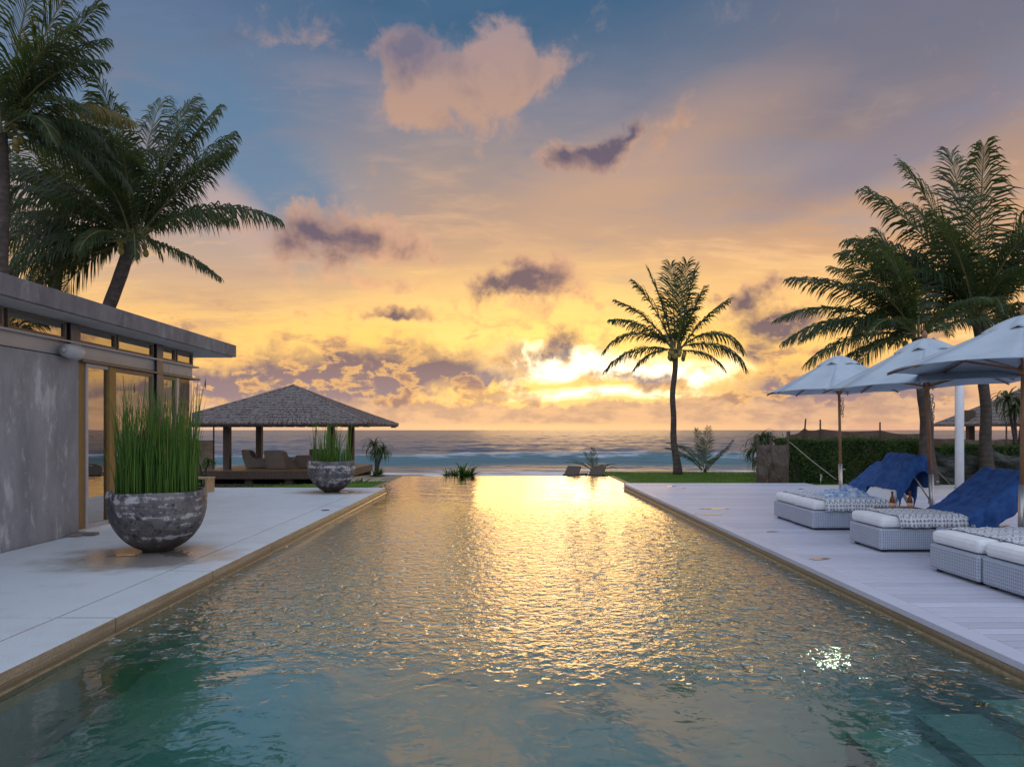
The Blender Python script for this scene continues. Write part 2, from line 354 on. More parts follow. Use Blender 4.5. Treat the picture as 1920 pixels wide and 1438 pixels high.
M['pandan'] = simple('pandanus_leaf', (.04, .07, .03), (.09, .12, .05), 2, .4, 0, transl=(.14, .18, .06))
M['grass'] = simple('lawn_grass', (.07, .15, .02), (.13, .24, .035), 1.4, .8, .4, .02, world=True, transl=(.2, .36, .04))
M['sand'] = simple('beach_sand', (.20, .16, .12), (.34, .28, .21), 1.2, .8, .4, .03, world=True)
M['teak'] = simple('teak_pole', (.22, .10, .045), (.33, .165, .075), 7, .5, stretch=(8, 8, .6))
M['wood_dark'] = simple('dark_stained_timber', (.05, .032, .022), (.10, .065, .042), 5, .6, stretch=(6, 6, .6))
M['wood_warm'] = simple('warm_timber', (.30, .18, .09), (.42, .27, .14), 6, .45, stretch=(1, 8, 8))
M['metal'] = simple('brushed_sleeve', (.42, .40, .38), (.52, .50, .48), 12, .35, metal=.8)
M['white_paint'] = simple('white_post_paint', (.66, .68, .72), (.76, .77, .80), 5, .45)
def canvas():
    m, t, p, o, O, Pw = mat('pale_blue_canvas')
    n = noise(t, O, 2.5, 5, .6); f = noise(t, O, 160, 2, .5)
    c = mixc(t, n.sstep(.3, .7), (.46, .54, .63), (.55, .63, .71))
    setp(t, p, 'Base Color', c); setp(t, p, 'Roughness', .85); bump(t, p, n * .8 + f * .2, .25, .012)
    tr = t.nodes.new('ShaderNodeBsdfTranslucent'); tr.inputs[0].default_value = (.42, .44, .46, 1)
    ms = t.nodes.new('ShaderNodeMixShader'); ms.inputs[0].default_value = .22
    t.links.new(p.outputs[0], ms.inputs[1]); t.links.new(tr.outputs[0], ms.inputs[2]); t.links.new(ms.outputs[0], o.inputs[0]); return m
M['canvas'] = canvas()
def wicker(name, a, b, sc=1.):
    m, t, p, o, O, Pw = mat(name)
    x, y, z = xyz(t, O)
    u = (x + y) * (260. / sc); w = z * (210. / sc)
    s1 = (u._m('SINE')) * .5 + .5; s2 = ((w + (u * .5)._m('SINE') * .6)._m('SINE')) * .5 + .5
    h = s1 * .6 + s2 * .4; n = noise(t, O, 5, 4, .6)
    c = mixc(t, (h + (n - .5) * .4).sstep(.15, .6), a, b)
    setp(t, p, 'Base Color', c); setp(t, p, 'Roughness', .55); bump(t, p, h, .8, .006); return m
M['wicker'] = wicker('blue_grey_wicker', (.24, .28, .36), (.42, .47, .56))
M['wicker_brown'] = wicker('brown_wicker', (.09, .065, .05), (.26, .20, .17), 1.3)
M['cushion'] = simple('white_cushion', (.72, .73, .76), (.80, .80, .82), 6, .9, .4, .01)
M['towel'] = simple('royal_blue_towel', (.012, .055, .20), (.035, .11, .32), 9, .95, .5, .008, detail=7)
def throw(name, seed):
    m, t, p, o, O, Pw = mat(name)
    tc = t.nodes.new('ShaderNodeTexCoord'); U = E(t, tc.outputs['UV']); u, v, _ = xyz(t, U)
    nz = noise(t, O, 18, 4, .6)
    def band(k, ph=0.): return ((v * k + ph)._m('FRACT'))
    tri = ((u * 14.)._m('FRACT') - .5)._m('ABSOLUTE') * 2.
    b = band(9.)
    zig = (b - tri * .55)._m('ABSOLUTE').sstep(.16, .10)
    dm = (((u * 22. + seed)._m('FRACT') - .5)._m('ABSOLUTE') + (band(18.) - .5)._m('ABSOLUTE')).sstep(.42, .34)
    dots = (((u * 30.)._m('FRACT') - .5)._m('ABSOLUTE') + (band(27., .3) - .5)._m('ABSOLUTE')).sstep(.30, .22)
    sel = (band(3., .1)).sstep(.45, .5); pat = zig * sel + (dm * (1 - sel))
    c = mixc(t, (pat * .8).clamp(), (.66, .67, .70), (.10, .13, .20))
    c = mixc(t, dots * .5 * (1 - sel), c, (.16, .11, .09))
    c = mixc(t, nz.sstep(.58, .70) * .6, c, (.20, .32, .50))
    setp(t, p, 'Base Color', c); setp(t, p, 'Roughness', .92); bump(t, p, noise(t, O, 30, 4, .6), .4, .006); return m
M['throw'] = throw('ikat_throw', .2)
M['towel_mix'] = simple('pale_blue_crumpled_cloth', (.12, .25, .50), (.62, .66, .72), 16, .95, .6, .01, detail=3)
M['bottle'] = simple('amber_bottle_glass', (.11, .035, .008), (.16, .05, .01), 3, .08, 0, transl=(.8, .3, .04))
M['label'] = simple('pale_bottle_label', (.55, .35, .22), (.60, .42, .28), 20, .6)
M['tray'] = simple('brown_tray', (.14, .07, .035), (.20, .10, .05), 9, .4, stretch=(1, 7, 1))
M['shingle'] = simple('grey_brown_shingle', (.10, .078, .074), (.25, .21, .195), 2.5, .75, .5, .01, stretch=(3, 3, 2), detail=7, world=True)
M['net'] = simple('brown_shade_cloth', (.10, .08, .065), (.20, .165, .14), 3.5, .55, .8, .08, world=True, transl=(.16, .10, .05))
def netsheer():
    m, t, p, o, O, Pw = mat('sheer_dark_net')
    n = noise(t, vmath(t, 'MULTIPLY', Pw, (.7, 1, 3)), 2.2, 6, .65)
    setp(t, p, 'Base Color', mixc(t, n.sstep(.4, .65), (.025, .027, .026), (.10, .10, .10))); setp(t, p, 'Roughness', .8)
    tr = t.nodes.new('ShaderNodeBsdfTransparent'); ms = t.nodes.new('ShaderNodeMixShader')
    f = n.sstep(.3, .6) * .35 + .42; t.links.new(f.o, ms.inputs[0])
    t.links.new(tr.outputs[0], ms.inputs[1]); t.links.new(p.outputs[0], ms.inputs[2]); t.links.new(ms.outputs[0], o.inputs[0]); return m
M['sheer'] = netsheer()
M['stick'] = simple('rough_pole', (.07, .05, .04), (.12, .09, .07), 9, .85, world=True)
M['rope'] = simple('pale_rope', (.35, .33, .28), (.45, .42, .36), 40, .8)
M['pondw'] = simple('white_garden_wall', (.60, .63, .68), (.68, .70, .74), 3, .6, world=True)
M['black'] = simple('black_rubber', (.02, .02, .02), (.03, .03, .03), 8, .7)
M['lampbody'] = simple('grey_lamp_housing', (.36, .35, .36), (.42, .41, .41), 8, .4)
M['rock'] = simple('garden_rock', (.12, .10, .09), (.24, .20, .17), 3, .85, .6, .05, world=True)
M['bamboo'] = simple('woven_bamboo_screen', (.13, .08, .05), (.30, .20, .12), 3, .7, .5, .01, stretch=(1, 1, 9), world=True)
def puddle():
    m, t, p, o, O, Pw = mat('puddle_water'); setp(t, p, 'Base Color', (.16, .14, .12)); setp(t, p, 'Roughness', .06); setp(t, p, 'IOR', 1.6); return m
M['puddle'] = puddle()
def emis(name, c, s):
    m, t, p, o, O, Pw = mat(name); setp(t, p, 'Base Color', (.8, .8, .8)); setp(t, p, 'Emission Color', c); p.inputs['Emission Strength'].default_value = s; return m
M['poollamp'] = emis('lit_pool_lamp', (.85, 1., .72), 35.)
M['poollamp_dim'] = emis('dim_pool_lamp', (.85, 1., .72), 8.)

# ------------------------------------------------------------------ mesh helpers
class MB:
    def __init__(s): s.v = []; s.f = []; s.mi = []; s.uv = {}
    def add(s, vs, fs, mi=0):
        k = len(s.v); s.v += [tuple(v) for v in vs]; s.f += [tuple(k + i for i in f) for f in fs]; s.mi += [mi] * len(fs); return s
    def box(s, x0, y0, z0, x1, y1, z1, mi=0, M4=None):
        vs = [(x, y, z) for z in (z0, z1) for y in (y0, y1) for x in (x0, x1)]
        if M4 is not None: vs = [M4 @ Vector(v) for v in vs]
        return s.add(vs, [(0, 2, 3, 1), (4, 5, 7, 6), (0, 1, 5, 4), (2, 6, 7, 3), (0, 4, 6, 2), (1, 3, 7, 5)], mi)
    def tube(s, pts, rad, n=8, mi=0, cap=True):
        pts = [Vector(p) for p in pts]; rad = rad if isinstance(rad, (list, tuple)) else [rad] * len(pts)
        vs = []; up = None
        for i, p in enumerate(pts):
            d = (pts[min(i + 1, len(pts) - 1)] - pts[max(i - 1, 0)])
            d = d.normalized() if d.length else Vector((0, 0, 1))
            if up is None: up = d.orthogonal().normalized()
            up = (up - d * up.dot(d)); up = up.normalized() if up.length > 1e-6 else d.orthogonal().normalized()
            b = d.cross(up)
            for k in range(n):
                a = 2 * PI * k / n; vs.append(p + (up * math.cos(a) + b * math.sin(a)) * rad[i])
        fs = [(i * n + k, i * n + (k + 1) % n, (i + 1) * n + (k + 1) % n, (i + 1) * n + k) for i in range(len(pts) - 1) for k in range(n)]
        if cap: fs += [tuple(range(n))[::-1], tuple((len(pts) - 1) * n + k for k in range(n))]
        return s.add(vs, fs, mi)
    def lathe(s, prof, n=32, mi=0, c=(0, 0), closed=False):
        vs = [(c[0] + r * math.cos(2 * PI * k / n), c[1] + r * math.sin(2 * PI * k / n), z) for r, z in prof for k in range(n)]
        m = len(prof)
        fs = [(i * n + k, i * n + (k + 1) % n, (i + 1) * n + (k + 1) % n, (i + 1) * n + k) for i in range(m - 1) for k in range(n)]
        if closed: fs += [((m - 1) * n + k, (m - 1) * n + (k + 1) % n, (k + 1) % n, k) for k in range(n)]
        else: fs += [tuple(range(n))[::-1], tuple((m - 1) * n + k for k in range(n))]
        return s.add(vs, fs, mi)
    def prism(s, poly, axis, a, b, mi=0):   # poly in the two other axes
        def pt(u, v, w): return {'x': (w, u, v), 'y': (u, w, v), 'z': (u, v, w)}[axis]
        n = len(poly); vs = [pt(u, v, a) for u, v in poly] + [pt(u, v, b) for u, v in poly]
        fs = [tuple(range(n))[::-1], tuple(range(n, 2 * n))] + [(i, (i + 1) % n, n + (i + 1) % n, n + i) for i in range(n)]
        return s.add(vs, fs, mi)
    def grid(s, fn, nu, nv, mi=0):
        vs = [fn(i / (nu - 1), j / (nv - 1)) for j in range(nv) for i in range(nu)]
        fs = [(j * nu + i, j * nu + i + 1, (j + 1) * nu + i + 1, (j + 1) * nu + i) for j in range(nv - 1) for i in range(nu - 1)]
        k = len(s.v)
        for j in range(nv):
            for i in range(nu): s.uv[k + j * nu + i] = (i / (nu - 1), j / (nv - 1))
        return s.add(vs, fs, mi)
    def mesh(s, name, mats, smooth=False):
        me = bpy.data.meshes.new(name); me.from_pydata(s.v, [], s.f)
        mats = mats if isinstance(mats, (list, tuple)) else [mats]
        for m in mats: me.materials.append(M[m])
        if len(mats) > 1: me.polygons.foreach_set('material_index', s.mi)
        if smooth: me.polygons.foreach_set('use_smooth', [True] * len(me.polygons))
        if s.uv:
            ul = me.uv_layers.new(name='UVMap')
            for l in me.loops: ul.data[l.index].uv = s.uv.get(l.vertex_index, (0, 0))
        me.update(); bm = bmesh.new(); bm.from_mesh(me); bmesh.ops.recalc_face_normals(bm, faces=bm.faces); bm.to_mesh(me); bm.free()
        return me
    def build(s, name, mats, parent=None, smooth=False, bevel=0, fast=False, solid=0, sub=0, **tags):
        return link(name, s.mesh(name, mats, smooth), parent, bevel, solid, sub, **tags)
def link(name, me, parent=None, bevel=0, solid=0, sub=0, loc=(0, 0, 0), rot=(0, 0, 0), **tags):
    o = bpy.data.objects.new(name, me); COL.objects.link(o); o.parent = parent; o.location = loc; o.rotation_euler = rot
    if solid: md = o.modifiers.new('solid', 'SOLIDIFY'); md.thickness = solid; md.offset = 0
    if sub: md = o.modifiers.new('sub', 'SUBSURF'); md.levels = sub; md.render_levels = sub
    if bevel: md = o.modifiers.new('bevel', 'BEVEL'); md.width = bevel; md.segments = 2; md.limit_method = 'ANGLE'
    for k, v in tags.items(): o[k] = v
    return o
def thing(name, label, cat, loc=(0, 0, 0), rz=0., group=None):
    o = bpy.data.objects.new(name, None); COL.objects.link(o); o.location = loc; o.rotation_euler = (0, 0, rz)
    o.empty_display_size = .1; o['label'] = label; o['category'] = cat
    if group: o['group'] = group
    return o
def dup(root, loc, rz=0., label=None, sc=None):
    kids = {}
    for o in bpy.data.objects:
        if o.parent: kids.setdefault(o.parent.name, []).append(o)
    def rec(o, par):
        c = o.copy(); COL.objects.link(c); c.parent = par
        for k in kids.get(o.name, []): rec(k, c)
        return c
    r = rec(root, None); r.location = loc; r.rotation_euler = (0, 0, rz)
    if label: r['label'] = label
    if sc: r.scale = sc
    return r
def fastmesh(name, V, Fq, mat_, uv=None, smooth=False):
    """V (n,3), Fq (m,4) or (m,3) integer arrays"""
    me = bpy.data.meshes.new(name); V = np.asarray(V, 'f4'); Fq = np.asarray(Fq, 'i4'); k = Fq.shape[1]
    me.vertices.add(len(V)); me.vertices.foreach_set('co', V.ravel())
    me.loops.add(Fq.size); me.loops.foreach_set('vertex_index', Fq.ravel())
    me.polygons.add(len(Fq)); me.polygons.foreach_set('loop_start', np.arange(0, Fq.size, k, dtype='i4'))
    if smooth: me.polygons.foreach_set('use_smooth', np.ones(len(Fq), bool))
    me.update(calc_edges=True); me.validate(); me.materials.append(M[mat_]); return me
def gridfaces(nu, nv):
    i, j = np.meshgrid(np.arange(nu - 1), np.arange(nv - 1)); a = (j * nu + i).ravel()
    return np.stack([a, a + 1, a + nu + 1, a + nu], 1)
rng = np.random.default_rng(3)
WL = -.12          # pool water level
DX0, DX1 = -2.91, 3.10     # pool edges of the two decks

# ------------------------------------------------------------------ ground, beach, lawn, sea
def hgt(X, Y):
    X = np.asarray(X, float); Y = np.asarray(Y, float)
    def ss(a, b, v): q = np.clip((v - a) / (b - a), 0, 1); return q * q * (3 - 2 * q)
    left = -.17 - .48 * ss(18, 24.5, Y) * ss(-5.0, -8.0, X)
    left = left - .10 * ss(18, 24, Y)
    right = -.14 + 0 * Y
    mid = -.42 + 0 * Y
    h = np.where(X < -3.2, left, np.where(X > 3.3, right, mid))
    h = np.where((X >= -3.7) & (X <= 3.9) & (Y < 22.5), -.3, h)
    s = ss(24.6, 40, Y); h = h * (1 - s) + (-1.95) * s
    h = h - 2.5 * ss(40, 120, Y)
    return h
xs = np.unique(np.concatenate([np.linspace(-260, -30, 24), np.linspace(-30, -3.75, 60), [-3.7, -3.6], np.linspace(-3.3, 3.3, 14), [3.75, 3.8], np.linspace(3.9, 30, 60), np.linspace(30, 260, 24)]))
ys = np.unique(np.concatenate([np.linspace(-30, 1, 10), np.linspace(1.2, 22.3, 40), [22.5], np.linspace(22.6, 42, 60), np.linspace(43, 160, 25)]))
Xg, Yg = np.meshgrid(xs, ys); Zg = hgt(Xg, Yg) + rng.normal(0, .006, Xg.shape)
fq = gridfaces(len(xs), len(ys)); cx = Xg.ravel()[fq].mean(1); cy = Yg.ravel()[fq].mean(1)
fq = fq[~((np.abs(cx) < 3.69) & (cy < 22.49) & (cy > .9))]
link('ground', fastmesh('ground', np.stack([Xg.ravel(), Yg.ravel(), Zg.ravel()], 1), fq, 'sand', smooth=True), kind='structure')
# lawns
def lawn(poly_fn, x0, x1, y0, y1, n, name='lawn', step=.25):
    xa = np.arange(x0, x1 + 1e-6, step); ya = np.arange(y0, y1 + 1e-6, step); A, B = np.meshgrid(xa, ya)
    Z = hgt(A, B) + .022; fq = gridfaces(len(xa), len(ya)); fx = A.ravel()[fq].mean(1); fy = B.ravel()[fq].mean(1)
    fq = fq[poly_fn(fx, fy)]
    sheet = link(name, fastmesh(name, np.stack([A.ravel(), B.ravel(), Z.ravel()], 1), fq, 'grass', smooth=True), kind='structure')
    bx = rng.uniform(x0, x1, n); by = rng.uniform(y0, y1, n); k = poly_fn(bx, by); bx, by = bx[k], by[k]; n = len(bx)
    bz = hgt(bx, by) + .02; a = rng.uniform(0, 6.28, n); w = rng.uniform(.006, .012, n); h = rng.uniform(.02, .05, n)
    V = np.zeros((n, 3, 3)); V[:, 0] = np.stack([bx - w * np.cos(a), by - w * np.sin(a), bz], 1); V[:, 1] = np.stack([bx + w * np.cos(a), by + w * np.sin(a), bz], 1)
    V[:, 2] = np.stack([bx + rng.normal(0, .012, n), by + rng.normal(0, .012, n), bz + h], 1)
    link('grass_blades', fastmesh('grass_blades', V.reshape(-1, 3), np.arange(3 * n).reshape(-1, 3), 'grass'), sheet, kind='stuff')
lawn(lambda x, y: (y < 24.4 + .15 * np.sin(x * 2.1)) & ((x > 3.42)), 3.5, 22, 17.0, 24.6, 60000)
lawn(lambda x, y: (y < 21.8 - (x + 3.4) * -.9) & (x > -8) & (x < -3.42), -8, -3.5, 16.55, 21.8, 12000)
lawn(lambda x, y: (y > 22.55) & (y < 24.2 + .12 * np.sin(x * 3.)) & (x > -.6), -.5, 3.4, 22.6, 24.4, 6000)

# sea
def seamat():
    m, t, p, o, O, Pw = mat('sea_water')
    x, y, z = xyz(t, Pw)
    d = y.lin(40, 400)
    a = noise(t, vmath(t, 'MULTIPLY', Pw, (.35, 1., 0)), .55, 6, .62); b = noise(t, vmath(t, 'MULTIPLY', Pw, (.30, 1., 0)), .10, 5, .6); c_ = noise(t, vmath(t, 'MULTIPLY', Pw, (.22, 1., 0)), .022, 6, .62)
    far = noise(t, vmath(t, 'MULTIPLY', Pw, (.12, 1., 0)), .005, 6, .65)
    h = a * .42 + b * 1.9 + c_ * 5. + far * 12.
    teal = mixc(t, b.sstep(.3, .7), (.07, .09, .13), (.11, .13, .17))
    shallow = y.sstep(63, 60) * y.sstep(48, 56)
    col = mixc(t, shallow * .55, teal, (.075, .18, .19))
    # foam: in the wash at the beach, on the crest, and scraps
    fn = noise(t, vmath(t, 'MULTIPLY', Pw, (.16, 1.0, .6)), .9, 8, .66)
    foam = (fn + (y.sstep(53, 46)) * .22 - .045).sstep(.60, .68) * y.sstep(58, 50)
    crest = (z + (fn - .5) * .5).sstep(-1.12, -.86) * (y.sstep(57, 60)) * (y.sstep(68, 62)) * fn.sstep(.45, .6)
    fm = (foam + crest * .7).clamp()
    col = mixc(t, fm, col, (.62, .61, .63))
    setp(t, p, 'Base Color', col); setp(t, p, 'Roughness', fm * .5 + .28); p.inputs['IOR'].default_value = 1.33
    bump(t, p, h, 1., 1.0); return m
M['sea'] = seamat()
SEA = -1.72
yr = [37.]; 
while yr[-1] < 9000: yr.append(yr[-1] * (1 + max(.0028, .0028 * (yr[-1] / 60) ** .55)) if yr[-1] < 400 else yr[-1] * 1.06)
yr = np.array(yr); nx = 420
U = np.linspace(-1, 1, nx); 
Xs = np.sign(U) * (np.abs(U) ** 1.0)
Xg = Xs[None, :] * (60 + yr[:, None] * 1.15); Yg = np.repeat(yr[:, None], nx, 1)
Z = np.full_like(Xg, SEA)
r2 = np.random.default_rng(11)
for i in range(26):
    lam = 1.6 * 1.17 ** i; th = r2.normal(0, .45); kx, ky = math.sin(th) * 2 * PI / lam, math.cos(th) * 2 * PI / lam
    A = .010 * min(lam, 14.) ** .62 * (1 if lam < 40 else 0); gap = Yg * .0035 * 2; fade = np.clip(lam / (gap * 3) - .3, 0, 1); ph = r2.uniform(0, 6.28)
    wv = np.sin(kx * Xg + ky * Yg + ph + .8 * np.sin(Xg * .13 + i)); Z += A * fade * (1 - np.abs(wv)) * 1.5 * np.clip((Yg - 44) / 20, .12, 1)
crest = 60 + 1.2 * np.sin(Xg * .06) + .8 * np.sin(Xg * .17 + 1); dd = Yg - crest
amp = .80 * (.86 + .14 * np.sin(Xg * .11 + .7)) ; Z += amp * np.where(dd < 0, np.exp(-(dd / 1.25) ** 2), np.exp(-(dd / 5.5) ** 2))
c2_ = 49 + 1.0 * np.sin(Xg * .12 + 2); Z += .16 * np.exp(-((Yg - c2_) / 1.3) ** 2)
c3_ = 84 + 2 * np.sin(Xg * .05 + 2); Z += .35 * np.exp(-((Yg - c3_) / 4) ** 2)
link('sea', fastmesh('sea', np.stack([Xg.ravel(), Yg.ravel(), Z.ravel()], 1), gridfaces(nx, len(yr)), 'sea', smooth=True), kind='structure')

# ------------------------------------------------------------------ pool
def poolmat():
    m, t, p, o, O, Pw = mat('green_pool_stone')
    x, y, z = xyz(t, Pw); n = noise(t, Pw, 2.2, 6, .6)
    br = t.nodes.new('ShaderNodeTexBrick'); br.offset = .5; br.inputs['Scale'].default_value = 1; br.inputs['Mortar Size'].default_value = .012
    br.inputs['Brick Width'].default_value = .4; br.inputs['Row Height'].default_value = .4
    t.links.new(comb(t, x + z, y + z, 0).o, br.inputs['Vector']); br.inputs[1].default_value = (.075, .27, .22, 1); br.inputs[2].default_value = (.095, .31, .25, 1); br.inputs[3].default_value = (.08, .25, .22, 1)
    c = mixc(t, n.sstep(.3, .75) * .55, E(t, br.outputs[0]), (.16, .40, .38))
    setp(t, p, 'Base Color', c); setp(t, p, 'Roughness', .6); return m
M['pool'] = poolmat()
M['steptile'] = simple('mossy_step_tile', (.13, .33, .29), (.20, .40, .34), 4, .5, .2, .004, world=True, rnd=.15)
M['waterline'] = simple('algae_waterline_stone', (.12, .13, .08), (.22, .20, .13), 9, .4, .3, .004, world=True, stretch=(1, .5, 5))
b = MB(); PD = -1.5
x0, x1, y0, y1 = -3.4, 3.42, 1.5, 22.4
b.add([(x0, y0, PD), (x1, y0, PD), (x1, y1, PD), (x0, y1, PD)], [(0, 1, 2, 3)])
b.box(DX0 - .30, y0, PD, DX0 - .012, 16.6, -.124); b.box(DX1 + .012, y0, PD, DX1 + .30, 17.9, -.124)          # walls under the decks

b.box(x0 - .12, y1, PD, x1 + .12, y1 + .12, WL - .006); b.box(x0 - .12, y0 - .3, PD, x1 + .12, y0, -.13)
pool = b.build('swimming_pool', 'pool', kind='structure')
MB().box(x0 - .12, 16.6, PD, x0, y1, WL + .012).box(x1, 17.9, PD, x1 + .12, y1, WL + .012).build('overflow_edge', 'edge', pool)
# underwater steps at the near right corner, each tread laid from separate tiles
for xs_, xe, zt in ((2.72, 3.088, -.20), (2.34, 2.716, -.42), (1.95, 2.336, -.66)):
    MB().box(xs_ + .004, 1.52, PD + .004, xe, 3.92, zt - .03).build('step', 'steptile', pool)
    yy = 1.52
    while yy < 3.9:
        ye = min(yy + .48, 3.92); MB().box(xs_, yy + .004, zt - .027, xe, ye - .004, zt).build('step_tile', 'steptile', pool); yy += .48
def watermat():
    m, t, p, o, O, Pw = mat('pool_water'); t.nodes.remove(p)
    x, y, z = xyz(t, Pw)
    v = vmath(t, 'MULTIPLY', Pw, (1., 1., 0))
    n1 = noise(t, v, 9.5, 3, .55, .4); n2 = noise(t, v, 15, 2, .5); n3 = noise(t, v, 1.6, 3, .5, .6); n4 = noise(t, v, .6, 2, .5)
    # wind dimples the middle of the pool, both ends stay calm
    amp = (y + (n3 - .5) * .9 + (x * .12)).sstep(3.85, 4.9) * y.sstep(15.5, 8.5)
    dim = n1.sstep(.60, .72)
    dim = noise(t, v, 8., 2, .45, .2).sstep(.57, .70)
    h = (n1 * .8 + n2 * .34 - dim * .9) * (amp * .023 + .0008) + n3 * .010 + (noise(t, v, 3.2, 2, .5, .8)) * .0045
    b = t.nodes.new('ShaderNodeBump'); b.inputs['Strength'].default_value = 1.; b.inputs['Distance'].default_value = 1.; t.links.new(h.o, b.inputs['Height'])
    g = t.nodes.new('ShaderNodeBsdfGlossy'); g.inputs['Roughness'].default_value = .03
    rf = t.nodes.new('ShaderNodeBsdfRefraction'); rf.inputs['IOR'].default_value = 1.33; rf.inputs['Roughness'].default_value = .0; rf.inputs[0].default_value = (.80, .97, .92, 1)
    f = t.nodes.new('ShaderNodeFresnel'); f.inputs[0].default_value = 2.9
    for q in (g, rf, f): t.links.new(b.outputs[0], q.inputs['Normal'])
    # the far, calm water must stay a mirror also where the bump tips a normal away
    f0 = t.nodes.new('ShaderNodeFresnel'); f0.inputs[0].default_value = 1.2; ge = t.nodes.new('ShaderNodeNewGeometry'); bf = E(t, ge.outputs['Backfacing'])
    fac = ((E(t, f.outputs[0]) * 1.6) * (1 - bf) + E(t, f0.outputs[0]) * bf)._m('MINIMUM', 1.)
    ms = t.nodes.new('ShaderNodeMixShader'); t.links.new(fac.o, ms.inputs[0]); t.links.new(rf.outputs[0], ms.inputs[1]); t.links.new(g.outputs[0], ms.inputs[2])
    t.links.new(ms.outputs[0], o.inputs[0]); return m
M['water'] = watermat()
link('pool_water', fastmesh('pool_water', [(x0, y0, WL), (x1, y0, WL), (x1, y1 + .1, WL), (x0, y1 + .1, WL)], [(0, 1, 2, 3)], 'water'), kind='structure')
for k, (lx, ly, ph, pr) in enumerate(((2.78, 5.85, 'near the underwater steps', 9.), (2.70, 10.8, 'halfway along the pool', 2.))):
    g = thing('pool_lamp', 'lit white underwater lamp on the pool floor ' + ph, 'pool lamp', (lx, ly, PD), 0, 'underwater lamps along the right pool wall')
    MB().lathe([(.13, .003), (.13, .05), (.10, .055), (.10, .04)], 20).build('lamp_rim', 'metal', g, True)
    MB().lathe([(.026, .04), (.024, .06), (.014, .072), (.004, .075)], 20).build('lamp_lens', 'poollamp' if k == 0 else 'poollamp_dim', g, True)

# ------------------------------------------------------------------ left deck: paving slabs and coping
deckL = MB().box(-9.7, 1.5, -.9, DX0 - .31, 16.55, -.075).build('left_terrace', 'black', kind='structure')
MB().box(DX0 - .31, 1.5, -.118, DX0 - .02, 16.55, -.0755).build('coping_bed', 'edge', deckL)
rows = [16.6, 14.9, 13.2, 11.7, 10.1, 8.5, 6.79, 5.10, 3.4, 1.7, -.2]
for i in range(len(rows) - 1):
    ya, yb = rows[i + 1], rows[i]
    xl = -9.7
    cuts = [-3.355, -5.74] if yb < 13 else [-3.355, -5.74, -7.7, -9.7]
    for c0, c1 in zip(cuts[:-1], cuts[1:]):
        MB().box(c1 + .008, ya + .008, -.072, c0 - .008, yb - .008, 0).build('paving_slab', 'paving', deckL, bevel=.003)
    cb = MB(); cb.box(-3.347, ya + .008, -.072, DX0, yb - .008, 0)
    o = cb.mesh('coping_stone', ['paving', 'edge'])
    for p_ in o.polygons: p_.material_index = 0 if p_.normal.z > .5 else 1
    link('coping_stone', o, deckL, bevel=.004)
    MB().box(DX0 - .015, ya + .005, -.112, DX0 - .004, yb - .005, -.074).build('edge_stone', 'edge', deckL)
    MB().box(DX0 - .02, ya + .002, WL - .06, DX0 + .022, yb - .002, -.112).build('wet_ledge', 'ledge', deckL, bevel=.003)
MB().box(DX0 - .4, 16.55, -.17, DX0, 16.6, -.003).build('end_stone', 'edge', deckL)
# near terrace behind the viewer's feet
MB().box(-9.7, -7, -.9, 9.5, 1.46, -.004).build('near_terrace', 'paving', kind='structure')

# ------------------------------------------------------------------ right deck: boards across, border board, fascia
DXE = 12.5
deckR = MB().box(DX1 + .31, 1.5, -.9, DXE, 17.9, -.045).build('right_deck', 'black', kind='structure')
y = 1.5; k = 0
while y < 14.75:
    w = .145 if y > 0 else .145
    ww = w
    cuts = [DX1 + .17, 5.2 + 2.4 * ((k * 37) % 5) / 5, DXE]
    for c0, c1 in zip(cuts[:-1], cuts[1:]):
        MB().box(c0 + .002, y + .010, -.03, c1 - .002, y + ww - .010, 0).build('deck_board', 'plank', deckR, bevel=.004)
    y += w; k += 1
yP = y
# the last stretch of boards: whole length, then pale tiles round the post
y = yP
while y < 17.9:
    xe = 7.9 + (17.9 - y) * .0
    MB().box(DX1 + .172, y + .010, -.03, 7.9, y + .135, 0).build('deck_board', 'plank', deckR, bevel=.003); y += .145
for i in range(5):
    for j in range(3):
        xa = 7.91 + i * .92; yb_ = yP + .005 + j * 1.02; ye = min(yb_ + 1.012, 17.42)
        if ye > yb_ + .1: MB().box(xa, yb_, -.03, min(xa + .912, DXE), ye, -.001).build('stone_tile', 'tile_far', deckR, bevel=.003)
yy = 1.5
while yy < 17.9:
    ye = min(yy + 2.4, 17.95)
    MB().box(DX1 + .0, yy + .002, -.045, DX1 + .165, ye - .002, .002).build('border_board', 'plank', deckR, bevel=.004)
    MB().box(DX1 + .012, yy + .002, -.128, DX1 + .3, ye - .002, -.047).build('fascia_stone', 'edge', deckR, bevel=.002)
    MB().box(DX1 - .012, yy + .002, -.20, DX1 + .02, ye - .002, -.100).build('wet_ledge', 'ledge', deckR, bevel=.003)
    yy += 2.4
MB().box(DX1 + .02, 17.9, -.2, 7.9, 17.95, -.004).build('deck_end_board', 'edge', deckR)
